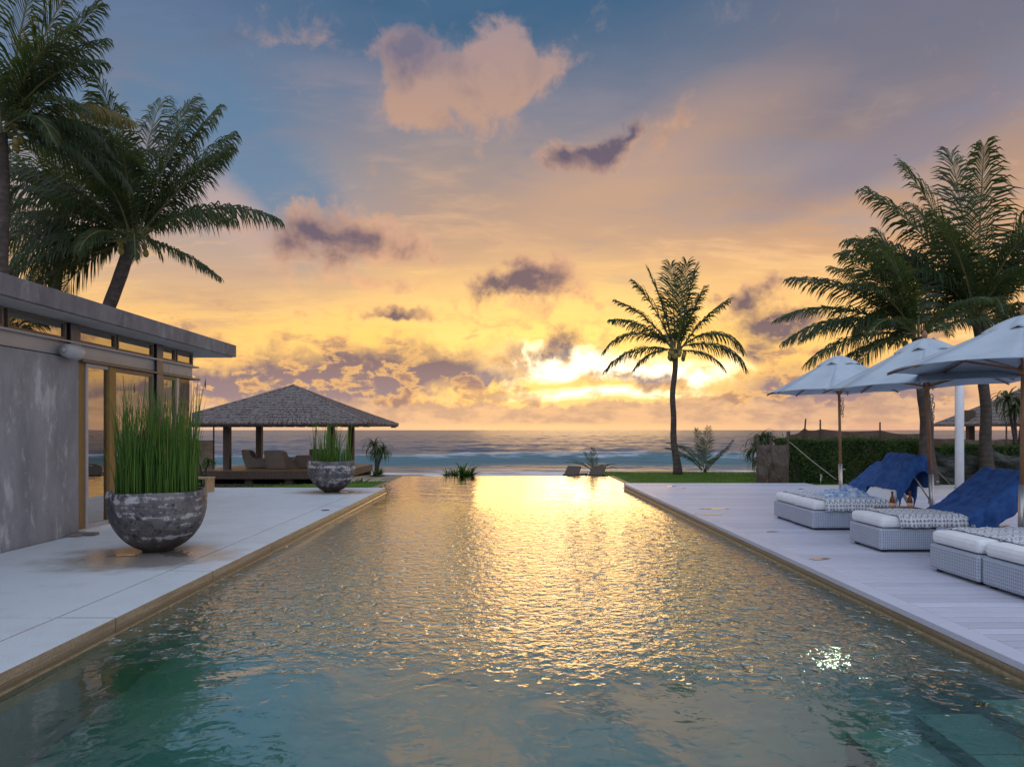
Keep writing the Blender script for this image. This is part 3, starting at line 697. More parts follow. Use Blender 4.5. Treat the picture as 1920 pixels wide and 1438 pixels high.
# puddles
def puddle_at(x, y, rx, ry, label):
    n = 28; ph = random.uniform(0, 9); b = MB(); z0 = .0052
    rr = [1 + .28 * math.sin(2 * a_ + ph) + .16 * math.sin(5 * a_ + ph * 2) for a_ in [2 * PI * i / n for i in range(n)]]
    top = [(rx * r * .86 * math.cos(2 * PI * i / n), ry * r * .86 * math.sin(2 * PI * i / n), .0022) for i, r in enumerate(rr)]
    bot = [(rx * r * math.cos(2 * PI * i / n), ry * r * math.sin(2 * PI * i / n), 0) for i, r in enumerate(rr)]
    b.add(top + bot, [tuple(range(n))] + [(i, (i + 1) % n, n + (i + 1) % n, n + i) for i in range(n)])
    b.build('puddle', 'puddle', None, loc=(x, y, z0 - .003), label=label, category='puddle', group='small puddles left on the decks')
puddle_at(-3.72, 7.72, .17, .17, 'shallow puddle shining beside the foot of the big reed bowl')
puddle_at(-4.28, 7.62, .13, .10, 'small puddle left of the big bowl foot')
puddle_at(ax(1537, 7.42), 7.42, .12, .06, 'small puddle on the boards before the middle lounger')
puddle_at(ax(1447, 9.4), 9.4, .07, .05, 'tiny puddle on the boards by the far lounger corner')
puddle_at(ax(1340, 12.1), 12.1, .32, .07, 'long thin puddle near the pool border halfway back')
puddle_at(ax(1330, 11.3), 11.3, .22, .05, 'narrow puddle just before the long thin one')
puddle_at(ax(1259, 16.9), 16.9, .10, .10, 'small puddle left at the deck far end')
puddle_at(ax(1280, 16.5), 16.5, .10, .08, 'small puddle right of another at deck far end')
puddle_at(ax(1502, 16.2), 16.2, .07, .08, 'lone puddle on the deck before the lawn bend')
puddle_at(-3.62, 15.3, .25, .10, 'puddle beside the small reed bowl at the terrace end')

# ------------------------------------------------------------------ the building on the left
BX = -5.75
bld = thing('pool_villa', 'grey concrete villa with flat roof slab, clerestory windows and brown framed glass doors', 'building', (0, 0, 0))
YE = 12.6
MB().box(BX - .22, -4, -.02, BX, 9.2, 2.36).build('wall', 'wall', bld, bevel=.012)
rf = MB().box(-10.5, -4.2, 2.83, -5.31, 13.46, 3.06).build('roof', 'roofc', bld, bevel=.006)
MB().box(-10.4, -4.1, 2.815, -5.36, 13.40, 2.829).build('soffit', 'soffit', rf)
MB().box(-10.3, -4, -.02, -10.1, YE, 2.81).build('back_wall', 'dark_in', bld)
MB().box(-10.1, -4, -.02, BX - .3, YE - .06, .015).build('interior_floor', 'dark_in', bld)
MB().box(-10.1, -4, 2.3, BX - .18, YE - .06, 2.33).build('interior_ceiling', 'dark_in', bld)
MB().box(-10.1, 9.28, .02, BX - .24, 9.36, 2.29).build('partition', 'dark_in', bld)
MB().box(BX - .16, -4, 2.375, BX - .03, YE - .01, 2.545).build('beam', 'beam', bld)
MB().box(BX - .14, -4, 2.547, BX + .035, YE + .14, 2.575).build('gutter_rail', 'frame_grey', bld, bevel=.004)
MB().box(BX - .14, 9.21, 2.322, BX + .05, YE + .16, 2.352).build('door_canopy_rail', 'frame', bld, bevel=.004)
MB().box(BX - .20, 9.21, 2.352, BX - .03, YE, 2.373).build('door_header', 'frame', bld)
for yc in (4.58, 6.83, 9.08, 11.30):
    h0 = 2.362 if yc < 10 else .0
    pz = MB().box(BX - .12, yc - .012, h0, BX + .018, yc + .012, 2.81)
    pz.box(BX - .12, yc - .11, h0, BX - .10, yc + .11, 2.81); pz.box(BX + .018, yc - .10, h0, BX + .034, yc + .10, 2.81)
    pz.build('steel_column', 'steel', bld)
def window(ya, yb, z0, z1, fr='frame', fw=.045, gm='glass', dpt=.06, name='window'):
    b = MB(); x0 = BX - dpt; x1 = BX - .002
    b.box(x0, ya, z0, x1, yb, z0 + fw); b.box(x0, ya, z1 - fw, x1, yb, z1); b.box(x0, ya, z0 + fw, x1, ya + fw, z1 - fw); b.box(x0, yb - fw, z0 + fw, x1, yb, z1 - fw)
    w = b.build(name, fr, bld, bevel=.003)
    MB().box(x0 + .02, ya + fw, z0 + fw, x0 + .028, yb - fw, z1 - fw).build('pane', gm, w)
for ya, yb in ((4.75, 5.68), (5.72, 6.70), (6.97, 7.83), (7.89, 8.95), (9.20, 10.09), (10.13, 11.17), (11.43, 11.91), (11.95, YE - .03)):
    window(ya, yb, 2.58, 2.812, 'frame', .032)
# doors
MB().box(BX - .16, 9.205, .03, BX - .02, 9.36, 2.32).build('door_reveal', 'frame_gold', bld, bevel=.004)
window(9.365, 9.99, .05, 2.318, 'frame_grey', .05, name='door')
window(10.0, 11.17, .05, 2.318, 'frame', .06, name='door')
window(11.43, 11.95, .05, 2.318, 'frame', .06, name='door')
MB().box(BX - .07, 9.99 - .10, .05, BX + .012, 10.06, 2.318).build('door_stile', 'frame_gold', bld, bevel=.004)
MB().box(BX - .065, 11.95, .05, BX - .002, 12.03, 2.318).build('corner_stile', 'frame_grey', bld)
MB().box(BX - .045, 12.03, .05, BX - .037, YE, 2.318).build('corner_pane', 'glass_thin', bld)
MB().box(-7.6, YE - .01, .05, BX - .047, YE - .002, 2.318).build('end_pane', 'glass_thin', bld)
MB().box(-10.1, YE - .05, .02, -7.6, YE, 2.81).build('end_wall', 'wall', bld)
MB().box(BX - .2, 9.21, .0, BX + .09, YE + .03, .048).build('door_sill', 'tile_far', bld, bevel=.004)
# flood lamp under the gutter
fl = thing('wall_floodlight', 'round grey floodlight fixed under the gutter of the concrete villa', 'floodlight', (BX + .14, 8.90, 2.42))
def cyl(b, p0, p1, r0, r1, n=20): return b.tube([p0, p1], [r0, r1], n)
b = MB(); b.tube([(-.02, -.20, .0), (-.02, -.17, 0), (-.02, .06, -.005), (-.02, .10, 0)], [.05, .085, .105, .09], 24); b.build('lamp_housing', 'lampbody', fl, True)
MB().tube([(-.02, -.24, 0), (-.02, -.19, 0)], [.03, .045], 14).build('lamp_cap', 'frame_grey', fl, True)
MB().box(-.14, -.02, -.03, -.02, .02, .10).build('bracket', 'steel', fl)
b = MB(); b.box(0, 0, 0, .30, .13, .035); b.box(.02, -.10, 0, .16, -.004, .03)
b.build('stone_offcut', 'rock', None, bevel=.008, loc=(-5.74, 9.02, .002), label='flat grey stone pieces lying at the foot of the concrete wall corner', category='stone')

# ------------------------------------------------------------------ bowls and reeds
def bowl_thing(loc, label, sc=1., rz=0.):
    g = thing('planter_bowl', label, 'planter', loc, rz, 'weathered hemispherical planter bowls')
    pr = []
    for i in range(17):
        a = R(20) + i / 16 * R(70); r = .53 * math.sin(a); z = .02 + .56 * (math.cos(R(20)) - math.cos(a)) / math.cos(R(20))
        pr.append((r, z))
    pr = [(.165, 0)] + pr + [(.532, .62), (.526, .685), (.515, .70), (.488, .70), (.48, .68), (.47, .62)]
    m = MB().lathe(pr, 56)
    m.v = [(x * (1 + .012 * math.sin(3 * math.atan2(y, x) + z * 6)) , y * (1 + .010 * math.sin(2 * math.atan2(y, x) + z * 9)), z + .004 * math.sin(4 * math.atan2(y, x)) * (z > .5)) for x, y, z in m.v]
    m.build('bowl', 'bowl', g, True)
    MB().lathe([(.465, .62), (.468, .655), (.25, .67)], 30).build('soil', 'soil', g, True)
    return g
B1 = (-4.045, 7.95); B2 = (ax(622, 15.5), 15.5)
bowl_thing((B1[0], B1[1], .002), 'large weathered black and white planter bowl nearest on the terrace')
bowl_thing((B2[0], B2[1], .002), 'smaller looking dark planter bowl at far end of the terrace', rz=2.1)
def reeds(n, hmin, hmax, seed, spread=.47, dens_front=0, thick=1., seeds=True, jitter=.03):
    r = np.random.default_rng(seed); b = MB(); sd = MB()
    for i in range(n):
        rad = spread * math.sqrt(r.random()); a = r.uniform(0, 2 * PI); x, y = rad * math.cos(a), rad * math.sin(a)
        h = hmin + (hmax - hmin) * r.beta(1.35, 1.9); lx, ly = r.normal(0, .055) + x * .09, r.normal(0, .055) + y * .08
        if r.random() < .07: lx += r.normal(0, .28)
        w = r.uniform(.0035, .0085) * thick; ang = r.uniform(0, PI); c, s_ = math.cos(ang) * w, math.sin(ang) * w
        K = 6; vs = []
        for k in range(K + 1):
            u = k / K; q = u * u; px = x + lx * q * h + r.normal(0, jitter * .06); py = y + ly * q * h
            ww = (1 - .85 * u ** 2.2)
            for aa in (0, 2.094, 4.189): vs.append((px + w * ww * math.cos(ang + aa), py + w * ww * math.sin(ang + aa), .64 + h * u))
        fs = [(3 * k + e, 3 * k + (e + 1) % 3, 3 * k + 3 + (e + 1) % 3, 3 * k + 3 + e) for k in range(K) for e in range(3)]
        b.add(vs, fs)
        if seeds and r.random() < .05:
            tp = vs[-1]; sd.tube([(tp[0], tp[1], tp[2] - .10), (tp[0], tp[1], tp[2] - .06), (tp[0], tp[1], tp[2] + .02)], [.002, .009, .003], 6)
    return b, sd
b, sd = reeds(620, .45, 1.52, 5, spread=.44); rg = thing('reed_clump', 'dense tall green reeds growing from the large nearest bowl', 'reeds', (B1[0], B1[1], 0))
rg['group'] = 'reeds growing in the planter bowls'
b.build('stems', 'reed', rg, True, kind='stuff'); sd.build('seed_heads', 'seed', rg, True, kind='stuff')
b, sd = reeds(90, .55, 1.16, 9, spread=.43, thick=1.5, seeds=False); b2, _ = reeds(120, .2, .42, 19, spread=.45, thick=1.6, seeds=False)
rg2 = thing('reed_clump', 'sparse upright green reeds growing from the far small bowl', 'reeds', (B2[0], B2[1], 0)); rg2['group'] = 'reeds growing in the planter bowls'
b.build('stems', 'reed', rg2, True, kind='stuff'); b2.build('short_stems', 'reed', rg2, True, kind='stuff')
MB().lathe([(.07, 0), (.07, .006), (.055, .007), (.05, .004)], 20).build('drain_cover', 'steel', None, loc=(-3.14, 11.9, .0015), label='small round drain cover set in the pale pool coping', category='drain')
# wooden bench behind the near bowl
g = thing('wooden_bench', 'low warm wooden bench half hidden behind the big reed bowl', 'bench', (-7.05, 15.4, 0))
for i in range(4): MB().box(-.42, -.20 + i * .102, .30, .42, -.105 + i * .102, .335).build('seat_board', 'wood_warm', g, bevel=.004)
for sx in (-.40, .35):
    MB().box(sx, -.2, .001, sx + .05, .2, .298).build('leg', 'wood_warm', g, bevel=.004)

# ------------------------------------------------------------------ hipped garden pavilion
def pavilion(name, label, x0, x1, y0, y1, oh, ze, zap, zplat, zg, apex_y=None, curve=0., posts=True, nc=15, ridge=0., label_group=None):
    g = thing(name, label, 'pavilion', ((x0 + x1) / 2, (y0 + y1) / 2, zg)); cxm, cym = (x0 + x1) / 2, (y0 + y1) / 2
    def L(x, y, z): return (x - cxm, y - cym, z - zg)
    X0, X1, Y0, Y1 = x0 - oh, x1 + oh, y0 - oh, y1 + oh
    roof = None; r = random.Random(4)
    corners = [(X0, Y0), (X1, Y0), (X1, Y1), (X0, Y1)]
    rp = [(cxm - ridge, cym), (cxm + ridge, cym), (cxm + ridge, cym), (cxm - ridge, cym)]
    base = MB(); zc = lambda u: ze + (zap - ze) * (u + curve * (u * u - u))
    K = 8
    for k in range(K):
        for i in range(4):
            pa = []
            for u in (k / K, (k + 1) / K):
                for c in (i, (i + 1) % 4):
                    pa.append(L(corners[c][0] * (1 - u) + rp[c][0] * u, corners[c][1] * (1 - u) + rp[c][1] * u, zc(u) - .05))
            base.add(pa, [(0, 1, 3, 2)])
    roof = base.build('roof', 'wood_dark', g, solid=.05)
    for i in range(4):
        sh = MB(); A, B_ = corners[i], corners[(i + 1) % 4]; RA, RB = rp[i], rp[(i + 1) % 4]
        for k in range(nc):
            u0 = k / nc; u1 = min((k + 1.35) / nc, 1.0)
            def row(u): return (Vector((A[0] * (1 - u) + RA[0] * u, A[1] * (1 - u) + RA[1] * u, zc(u))), Vector((B_[0] * (1 - u) + RB[0] * u, B_[1] * (1 - u) + RB[1] * u, zc(u))))
            a0, b0 = row(u0); a1, b1 = row(u1); Lg = (b0 - a0).length; nS = max(3, int(Lg / .17)); s0 = 0.
            up = Vector((0, 0, 1))
            while s0 < 1.:
                s1 = min(1., s0 + r.uniform(.7, 1.3) / nS)
                j = r.uniform(-.03, .03); th = r.uniform(.03, .06)
                pb = a0.lerp(b0, s0); pc = a0.lerp(b0, s1 - .004); pt = a1.lerp(b1, s0); pq = a1.lerp(b1, s1)
                dn = (pb - pt).normalized() * j
                v = [pb + dn + up * (.02 + th), pc + dn + up * (.02 + th), pq + up * .012, pt + up * .012, pb + dn - up * .005, pc + dn - up * .005]
                sh.add(v, [(0, 1, 2, 3), (4, 5, 1, 0), (5, 2, 1), (4, 0, 3)])
                s0 = s1
        sh.build('shingles', 'shingle', roof, kind='stuff')
    for i in range(4):
        sh = MB(); A = corners[i]; pts = [L(A[0] * (1 - u) + rp[i][0] * u, A[1] * (1 - u) + rp[i][1] * u, zc(u) + .035) for u in [k / 14 for k in range(15)]]
        sh.tube(pts, .05, 6).build('hip_ridge', 'shingle', roof)
    return g, L, roof
PZ, GZ = -.11, -.66
px0, px1, py0, py1 = -10.6, -6.64, 26.0, 29.4
g, L, roof = pavilion('garden_pavilion', 'open square timber pavilion with hipped shingle roof by the sea', px0, px1, py0, py1, 1.75, 1.62, 3.17, PZ, GZ, curve=.10)
for o in [c for c in bpy.data.objects if c.parent == roof]:        # shingles were laid in world space
    if o.name.startswith('shingles'): o.location = (-(px0 + px1) / 2, -(py0 + py1) / 2, -GZ)
for x in (px0, px1):
    for y in (py0, py1):
        b = MB(); a = L(x, y, PZ + .002); c = L(x, y, 1.62); w = .12
        b.box(a[0] - w, a[1] - w, a[2], a[0] + w, a[1] + w, c[2] + .05); b.build('post', 'wood_dark', g, bevel=.01)
for (xa, ya, xb, yb) in ((px0 - .1, py0, px1 + .1, py0), (px0 - .1, py1, px1 + .1, py1), (px0, py0 + .13, px0, py1 - .13), (px1, py0 + .13, px1, py1 - .13)):
    a = L(min(xa, xb), min(ya, yb), 1.60); c = L(max(xa, xb), max(ya, yb), 1.72); hx = .07 if xa == xb else 0; hy = .07 if ya == yb else 0
    MB().box(a[0] - hx, a[1] - hy, a[2], c[0] + hx, c[1] + hy, c[2]).build('eave_beam', 'wood_dark', g)
r = random.Random(2)
for k in range(19):      # rafter ends under the near eave
    x = px0 - 1.6 + k * (px1 - px0 + 3.2) / 18; a = L(x, py0 - 1.72, 1.50); MB().box(a[0] - .035, a[1], a[2], a[0] + .035, a[1] + .9, a[2] + .07).build('rafter', 'wood_dark', g)
# deck of the pavilion
y = 25.25; 
while y < 30.0:
    a = L(-11.35, y + .004, PZ - .04); c = L(-5.9, y + .136, PZ); MB().box(a[0], a[1], a[2], c[0], c[1], c[2]).build('floor_board', 'wood_warm', g); y += .14
a = L(-11.35, 25.2, PZ - .30); c = L(-5.9, 25.245, PZ - .004); MB().box(a[0], a[1], a[2], c[0], c[1], c[2]).build('deck_fascia', 'wood_dark', g)
a = L(-11.35, 29.9, GZ - .5); c = L(-5.9, 29.95, PZ - .045); MB().box(a[0], a[1], a[2], c[0], c[1], c[2]).build('rear_skirt', 'wood_dark', g)
a = L(-11.34, 25.6, GZ - .5); c = L(-11.30, 29.9, PZ - .045); MB().box(a[0], a[1], a[2], c[0], c[1], c[2]).build('side_skirt', 'wood_dark', g)
a = L(-5.895, 25.2, PZ - .26); c = L(-5.85, 30.05, PZ - .004); MB().box(a[0], a[1], a[2], c[0], c[1], c[2]).build('side_fascia', 'wood_dark', g)
for x in (-11.1, -9.6, -8.1, -6.3):
    for y in (25.6, 29.6):
        a = L(x - .14, y - .14, GZ - .6); c = L(x + .14, y + .14, PZ - .045); MB().box(a[0], a[1], a[2], c[0], c[1], c[2]).build('pier', 'wood_dark', g)
MB().box(0, 0, 0, .22, .22, .10).build('eave_lamp', 'steel', None, loc=(ax(733, 31), 31, az_(802, 31)), label='small dark box lamp hanging at the right eave corner of the pavilion', category='lamp')
# lounge chairs
def armchair():
    g = thing('lounge_chair', 'x', 'lounge chair', (0, 0, 0), 0, 'wicker lounge chairs in the pavilion')
    # local: faces +x, width along y
    MB().prism([(-.30, .02), (.42, .02), (.46, .36), (.12, .36), (-.08, .44), (-.22, .66), (-.46, .72), (-.42, .40)], 'y', -.40, -.33).build('arm', 'wicker_brown', g, bevel=.015)
    MB().prism([(-.30, .02), (.42, .02), (.46, .36), (.12, .36), (-.08, .44), (-.22, .66), (-.46, .72), (-.42, .40)], 'y', .33, .40).build('arm', 'wicker_brown', g, bevel=.015)
    MB().prism([(-.26, .05), (-.20, .05), (-.36, .72), (-.47, .72), (-.41, .40), (-.30, .02)], 'y', -.328, .328).build('backrest', 'wicker_brown', g, bevel=.015)
    MB().box(-.24, -.326, .05, .44, .326, .27).build('seat', 'wicker_brown', g, bevel=.01)
    MB().box(-.22, -.32, .275, .42, .32, .36).build('seat_cushion', 'cushion', g, bevel=.03)
    return g
c0 = armchair(); c0.location = (ax(482, 27.4), 27.4, PZ + .002); c0.rotation_euler = (0, 0, .1); c0['label'] = 'brown lounge chair seen from its side left in the pavilion'
c0.scale = (1.08, 1.08, 1.0)
dup(c0, (ax(527, 26.6), 26.6, PZ + .002), R(72), 'brown lounge chair with its back to the pool, second from left')
dup(c0, (ax(578, 27.2), 27.2, PZ + .002), R(95), 'low brown lounge chair behind the left edge of far bowl').scale = (1, 1, .72)
dup(c0, (ax(604, 28.4), 28.4, PZ + .002), R(95), 'brown lounge chair seen through the reeds of the far bowl')
g = thing('coffee_table', 'low dark coffee table between the pavilion lounge chairs', 'coffee table', (ax(556, 28.2), 28.2, PZ + .002))
MB().box(-.4, -.3, .33, .4, .3, .37).build('table_top', 'wood_dark', g, bevel=.004)
for sx in (-.37, .33):
    for sy in (-.27, .23): MB().box(sx, sy, 0, sx + .04, sy + .04, .328).build('leg', 'wood_dark', g)
# woven screen at the pavilion's left
g = thing('woven_screen', 'brown woven privacy screen standing left of the pavilion', 'screen', (-11.6, 26.5, GZ - .05))
b = MB()
for k in range(16):
    z0 = .02 + k * .105
    b2_ = MB().grid(lambda u, v, z0=z0, k=k: (-1.2 + 1.35 * u, .25 * math.sin(u * 2.2) + (.012 if k % 2 else -.012), z0 + v * .10), 9, 2); b2_.build('screen_slat', 'bamboo', g, solid=.015)
for xx in (-1.2, -.5, .16): MB().tube([(xx, .12 + .1 * (xx > -.9) + .04, -.2), (xx, .16 + .1 * (xx > -.9), 2.25 if xx > 0 else 1.75)], .03, 8).build('screen_post', 'stick', g)

# ------------------------------------------------------------------ palms
def frond_mesh(name, Lf, e0, droop, seed, mat_='frond', leaf=.24, n=58, hang=.35, wind=0., width=.021):
    """grows along +x from the origin; e0 start elevation, droop total bend downward"""
    r = np.random.default_rng(seed); b = MB(); K = 14; pts = [Vector((0, 0, 0))]; dirs = []
    for k in range(K):
        u = (k + .5) / K; e = e0 - droop * (u ** 1.35); sw = wind * u * u
        d = Vector((math.cos(e) * math.cos(sw), math.cos(e) * math.sin(sw), math.sin(e))); dirs.append(d); pts.append(pts[-1] + d * (Lf / K))
    dirs.append(dirs[-1])
    b.tube(pts, [.030 * (1 - .9 * (k / K)) * (Lf / 3) ** .5 + .003 for k in range(K + 1)], 5, 1, cap=False)
    tw = r.normal(0, .25)
    for i in range(n):
        u = .10 + .90 * (i + .5) / n; f = u * K; k = min(int(f), K - 1); p = pts[k].lerp(pts[k + 1], f - k); d = dirs[k].lerp(dirs[k + 1], f - k).normalized()
        side = d.cross(Vector((0, 0, 1))); side = side.normalized() if side.length > .05 else Vector((0, 1, 0)); up = side.cross(d)
        prof = min(1., .35 + 3.2 * (u - .1)) * (1 - .62 * max(0, (u - .45) / .55) ** 1.6)
        for sg in (-1, 1):
            if r.random() < .04: continue
            l = Lf * leaf * prof * r.uniform(.82, 1.15)
            fwd = .80 + .8 * u * u + r.normal(0, .07); hg = hang * (1 - .5 * max(0., d.z))
            v = (side * sg * (1. - .25 * u) + d * fwd + up * (.16 + tw * sg * .3 + r.normal(0, .08))).normalized()
            v2 = (v + Vector((0, 0, -1)) * hg * r.uniform(.6, 1.5) + Vector((0, wind * .5, 0))).normalized()
            v3 = (v2 + Vector((0, 0, -1)) * hg * r.uniform(.8, 1.8)).normalized()
            p1 = p + v * l * .4; p2 = p1 + v2 * l * .33; p3 = p2 + v3 * l * .27
            wv = v.cross(up).normalized() if v.cross(up).length > .01 else d
            wv = (d * .9 + up * .35 * r.normal(0, 1)).normalized(); w = width * (Lf / 3.2) ** .5 * r.uniform(.8, 1.2)
            b.add([p - wv * w * .5, p + wv * w * .5, p1 + wv * w, p1 - wv * w, p2 + wv * w * .8, p2 - wv * w * .8, p3], [(0, 1, 2, 3), (3, 2, 4, 5), (5, 4, 6)], 0)
    me = bpy.data.meshes.new(name); me.from_pydata(b.v, [], b.f); me.materials.append(M[mat_]); me.materials.append(M['rachis']); me.polygons.foreach_set('material_index', b.mi); me.update(); return me
def palm(label, base, crown, trunk_r, fronds, seed=0, nuts=6, bow=(0, 0), cat='palm tree', group='coconut palms', dry=(), leaf=.24, hang=.35, name='palm_tree', n=58, fw=.021):
    """base, crown: world points. fronds: (azimuth deg, start elev deg, droop deg, length, wind)"""
    g = thing(name, label, cat, base, 0, group); r = random.Random(seed)
    top = Vector(crown) - Vector(base); K = 22; pts = []; rad = []
    for k in range(K + 1):
        u = k / K; s_ = math.sin(u * PI); w = 1 - (1 - u) ** 1.6
        pts.append((top.x * u + bow[0] * s_ + .02 * math.sin(u * 17), top.y * u + bow[1] * s_, top.z * u)); rad.append(trunk_r * (1.0 + .75 * (1 - u) ** 6 - .12 * u + .03 * (k % 2)))
    MB().tube(pts, rad, 14).build('trunk', 'bark', g, True)
    for i, f in enumerate(fronds):
        a, e0, dr, Lf = f[:4]; wd = f[4] if len(f) > 4 else 0.
        me = frond_mesh('frond', Lf, R(e0), R(dr), seed * 100 + i, 'frond_dry' if i in dry else 'frond', leaf, n, hang * r.uniform(.7, 1.3), wd, fw)
        link('frond', me, g, loc=(top.x + .10 * math.cos(R(a)), top.y + .10 * math.sin(R(a)), top.z + r.uniform(-.08, .12)), rot=(0, 0, R(a)))
    for i in range(nuts):
        a = r.uniform(0, 2 * PI); rr = trunk_r + r.uniform(.08, .2)
        MB().lathe([(.01, -.10), (.05, -.08), (.075, 0), (.05, .08), (.01, .10)], 10).build('coconut', 'coconut', g, True, loc=(top.x + rr * math.cos(a), top.y + rr * math.sin(a), top.z - r.uniform(.08, .38)))
    return g
def P3(px, py, Y): return (ax(px, Y), Y, az_(py, Y))
# the lone palm against the sunset
palm('lone slender coconut palm on the lawn against the bright sunset', (ax(1271, 23.2), 23.2, -.16), P3(1268, 655, 23.2), .098, [
    (178, 36, 92, 2.6), (186, 10, 62, 2.55), (2, 42, 104, 2.55), (-6, 14, 78, 2.5), (172, 58, 34, 2.55), (176, 46, 46, 2.35),
    (4, 56, 22, 2.45), (100, 86, 8, 2.95), (20, 80, 10, 2.8), (-70, 84, 10, 2.9), (165, 78, 12, 2.8), (10, 72, 12, 2.3), (-90, 58, 70, 1.9), (90, 50, 80, 2.1),
    (195, -6, 50, 1.7), (-14, -2, 55, 1.7), (170, 70, 22, 2.65)], 1, 14, (-.14, 0), leaf=.31, hang=.8, n=56, fw=.024)
# the pair on the right
palm('smaller palm leaning left in front of the tall right palm', (ax(1741, 17.5), 17.5, -.16), P3(1722, 632, 17.5), .155, [
    (183, 20, 56, 3.5), (176, 36, 60, 3.5), (188, 4, 44, 3.1), (170, 50, 50, 3.5), (200, 52, 60, 2.7), (160, 66, 46, 2.8), (185, 74, 36, 2.9), (120, 80, 20, 3.0), (60, 76, 28, 2.7),
    (205, 2, 60, 2.6), (-100, 30, 80, 1.8), (-75, 48, 70, 2.1), (20, 40, 70, 2.4), (-20, 30, 70, 2.2), (100, 40, 70, 2.5), (215, 30, 75, 2.5), (150, 30, 70, 2.8), (193, 62, 42, 3.0), (210, 68, 40, 2.9), (172, -8, 45, 2.5)], 2, 5, (.05, 0), leaf=.28, hang=.8, n=78, fw=.020, dry=(5,))
palm('tallest right palm with wide dark crown above the umbrellas', (ax(1848, 18.6), 18.6, -.16), P3(1832, 596, 18.6), .135, [
    (95, 84, 10, 4.9), (170, 68, 34, 4.5), (182, 56, 56, 4.2), (150, 78, 20, 4.7), (20, 66, 40, 4.6), (-40, 74, 30, 4.8), (-120, 78, 26, 4.4), (5, 62, 38, 4.2), (186, 44, 62, 3.6), (-2, 44, 60, 4.0),
    (200, 50, 70, 3.2), (-20, 58, 50, 4.0), (215, 66, 50, 3.6), (-95, 52, 80, 2.7), (-75, 70, 60, 3.4), (60, 60, 50, 3.8), (120, 60, 50, 3.8), (180, 22, 64, 3.3), (0, 22, 70, 3.4), (196, 12, 66, 3.0), (-12, 8, 66, 3.0),
    (-110, 34, 95, 2.3), (-60, 24, 90, 2.3), (40, 30, 80, 3.2), (140, 30, 80, 3.2), (100, 72, 30, 4.4), (168, 52, 50, 3.8), (12, 52, 50, 4.0)], 3, 7, (.10, 0), leaf=.27, hang=1.1, n=90, fw=.020)
# the two on the left behind the villa
palm('leaning bushy palm rising behind the villa roof', (ax(150, 17.) , 17., -.17), P3(250, 450, 17.), .17, [
    (178, 8, 90, 3.3), (190, 22, 100, 3.2), (170, -14, 60, 3.0), (-2, -16, 24, 2.3), (165, 14, 90, 3.4), (205, 6, 80, 3.2), (-95, 10, 80, 2.2), (-60, -8, 60, 1.8),
    (2, 32, 56, 3.6), (6, 60, 22, 3.6), (-4, 50, 16, 3.2), (12, 74, 18, 3.6), (30, 70, 14, 4.2), (90, 82, 22, 4.3), (55, 78, 16, 4.3), (150, 76, 40, 3.9), (176, 66, 40, 4.1), (184, 52, 60, 3.9), (178, 30, 66, 3.6),
    (188, 16, 60, 3.4), (172, 2, 56, 3.3), (200, 44, 72, 3.4), (-110, 74, 70, 3.2), (-85, 60, 95, 2.6), (-70, 70, 80, 3.0), (-130, 40, 90, 2.8), (120, 50, 60, 3.6), (60, 50, 60, 3.2), (205, -6, 50, 3.0), (160, 84, 24, 3.9), (-90, 84, 40, 3.6),
    (30, 66, 34, 3.4), (182, -14, 30, 2.7)], 4, 6, (-.35, 0), leaf=.29, hang=1.2, n=84, fw=.019)
palm('tall palm at the left edge of the picture', (ax(2, 14.5), 14.5, -.17), P3(4, 250, 14.5), .13, [
    (14, 74, 10, 3.6), (8, 64, 16, 3.3), (0, 62, 64, 2.6), (-15, 40, 84, 2.4), (10, 30, 90, 2.3), (30, 50, 70, 2.6), (-60, 60, 80, 2.2), (-90, 40, 80, 2.2), (90, 76, 30, 3.0), (180, 60, 60, 3.0), (150, 40, 70, 3.0), (200, 20, 80, 2.8), (60, 12, 70, 2.6),
    (-30, 14, 80, 2.2), (-120, 70, 50, 2.6), (-5, 84, 14, 3.6), (5, -6, 50, 2.2), (25, 70, 40, 3.0), (-20, 66, 60, 2.8), (40, 30, 80, 2.8), (20, 10, 70, 2.6)], 5, 8, (.02, 0), leaf=.29, hang=1., n=84, fw=.019, dry=(5,))
palm('low palm crown between the two taller left palms', (ax(95, 19), 19, -.17), P3(110, 400, 19), .14, [
    (2, 30, 80, 3.0), (180, 30, 80, 3.0), (60, 60, 60, 3.2), (120, 60, 60, 3.2), (-60, 50, 80, 2.8), (-120, 50, 80, 2.8), (0, 60, 60, 3.2), (175, 65, 50, 3.2), (90, 84, 20, 3.4), (-90, 70, 60, 3.0), (-10, 4, 70, 2.8), (190, 4, 70, 2.8), (20, 78, 30, 3.4), (30, 15, 80, 2.8), (150, 15, 80, 2.8), (-30, 20, 90, 2.5)], 6, 4, (0, 0), leaf=.30, hang=1., n=80, fw=.019)
# young palms at the lawn's edge
palm('young trunkless palm sprouting right of the lone palm', (ax(1322, 24.2), 24.2, -.14), (ax(1322, 24.2), 24.2, .02), .05, [
    (172, 62, 50, 1.55), (160, 50, 40, 1.5), (60, 84, 20, 1.55), (100, 76, 18, 1.5), (4, 46, -4, 1.35), (20, 60, 40, 1.2), (200, 38, 40, 1.2), (-80, 60, 70, .9), (130, 60, 60, 1.3)], 7, 0, group='young palms', cat='young palm', name='young_palm', leaf=.24, n=38, hang=.7, fw=.02)
palm('small palm sprout behind the right beach chair', (ax(1116, 25.4), 25.4, -.45), (ax(1116, 25.4), 25.4, -.20), .05, [
    (176, 30, 30, 1.0), (165, 44, 40, .9), (95, 80, 24, 1.0), (120, 66, 24, .95), (8, 30, 40, .8), (20, 44, 50, .8), (-60, 50, 60, .6)], 8, 0, group='young palms', cat='young palm', name='young_palm', leaf=.27, n=26, hang=.2, fw=.024)
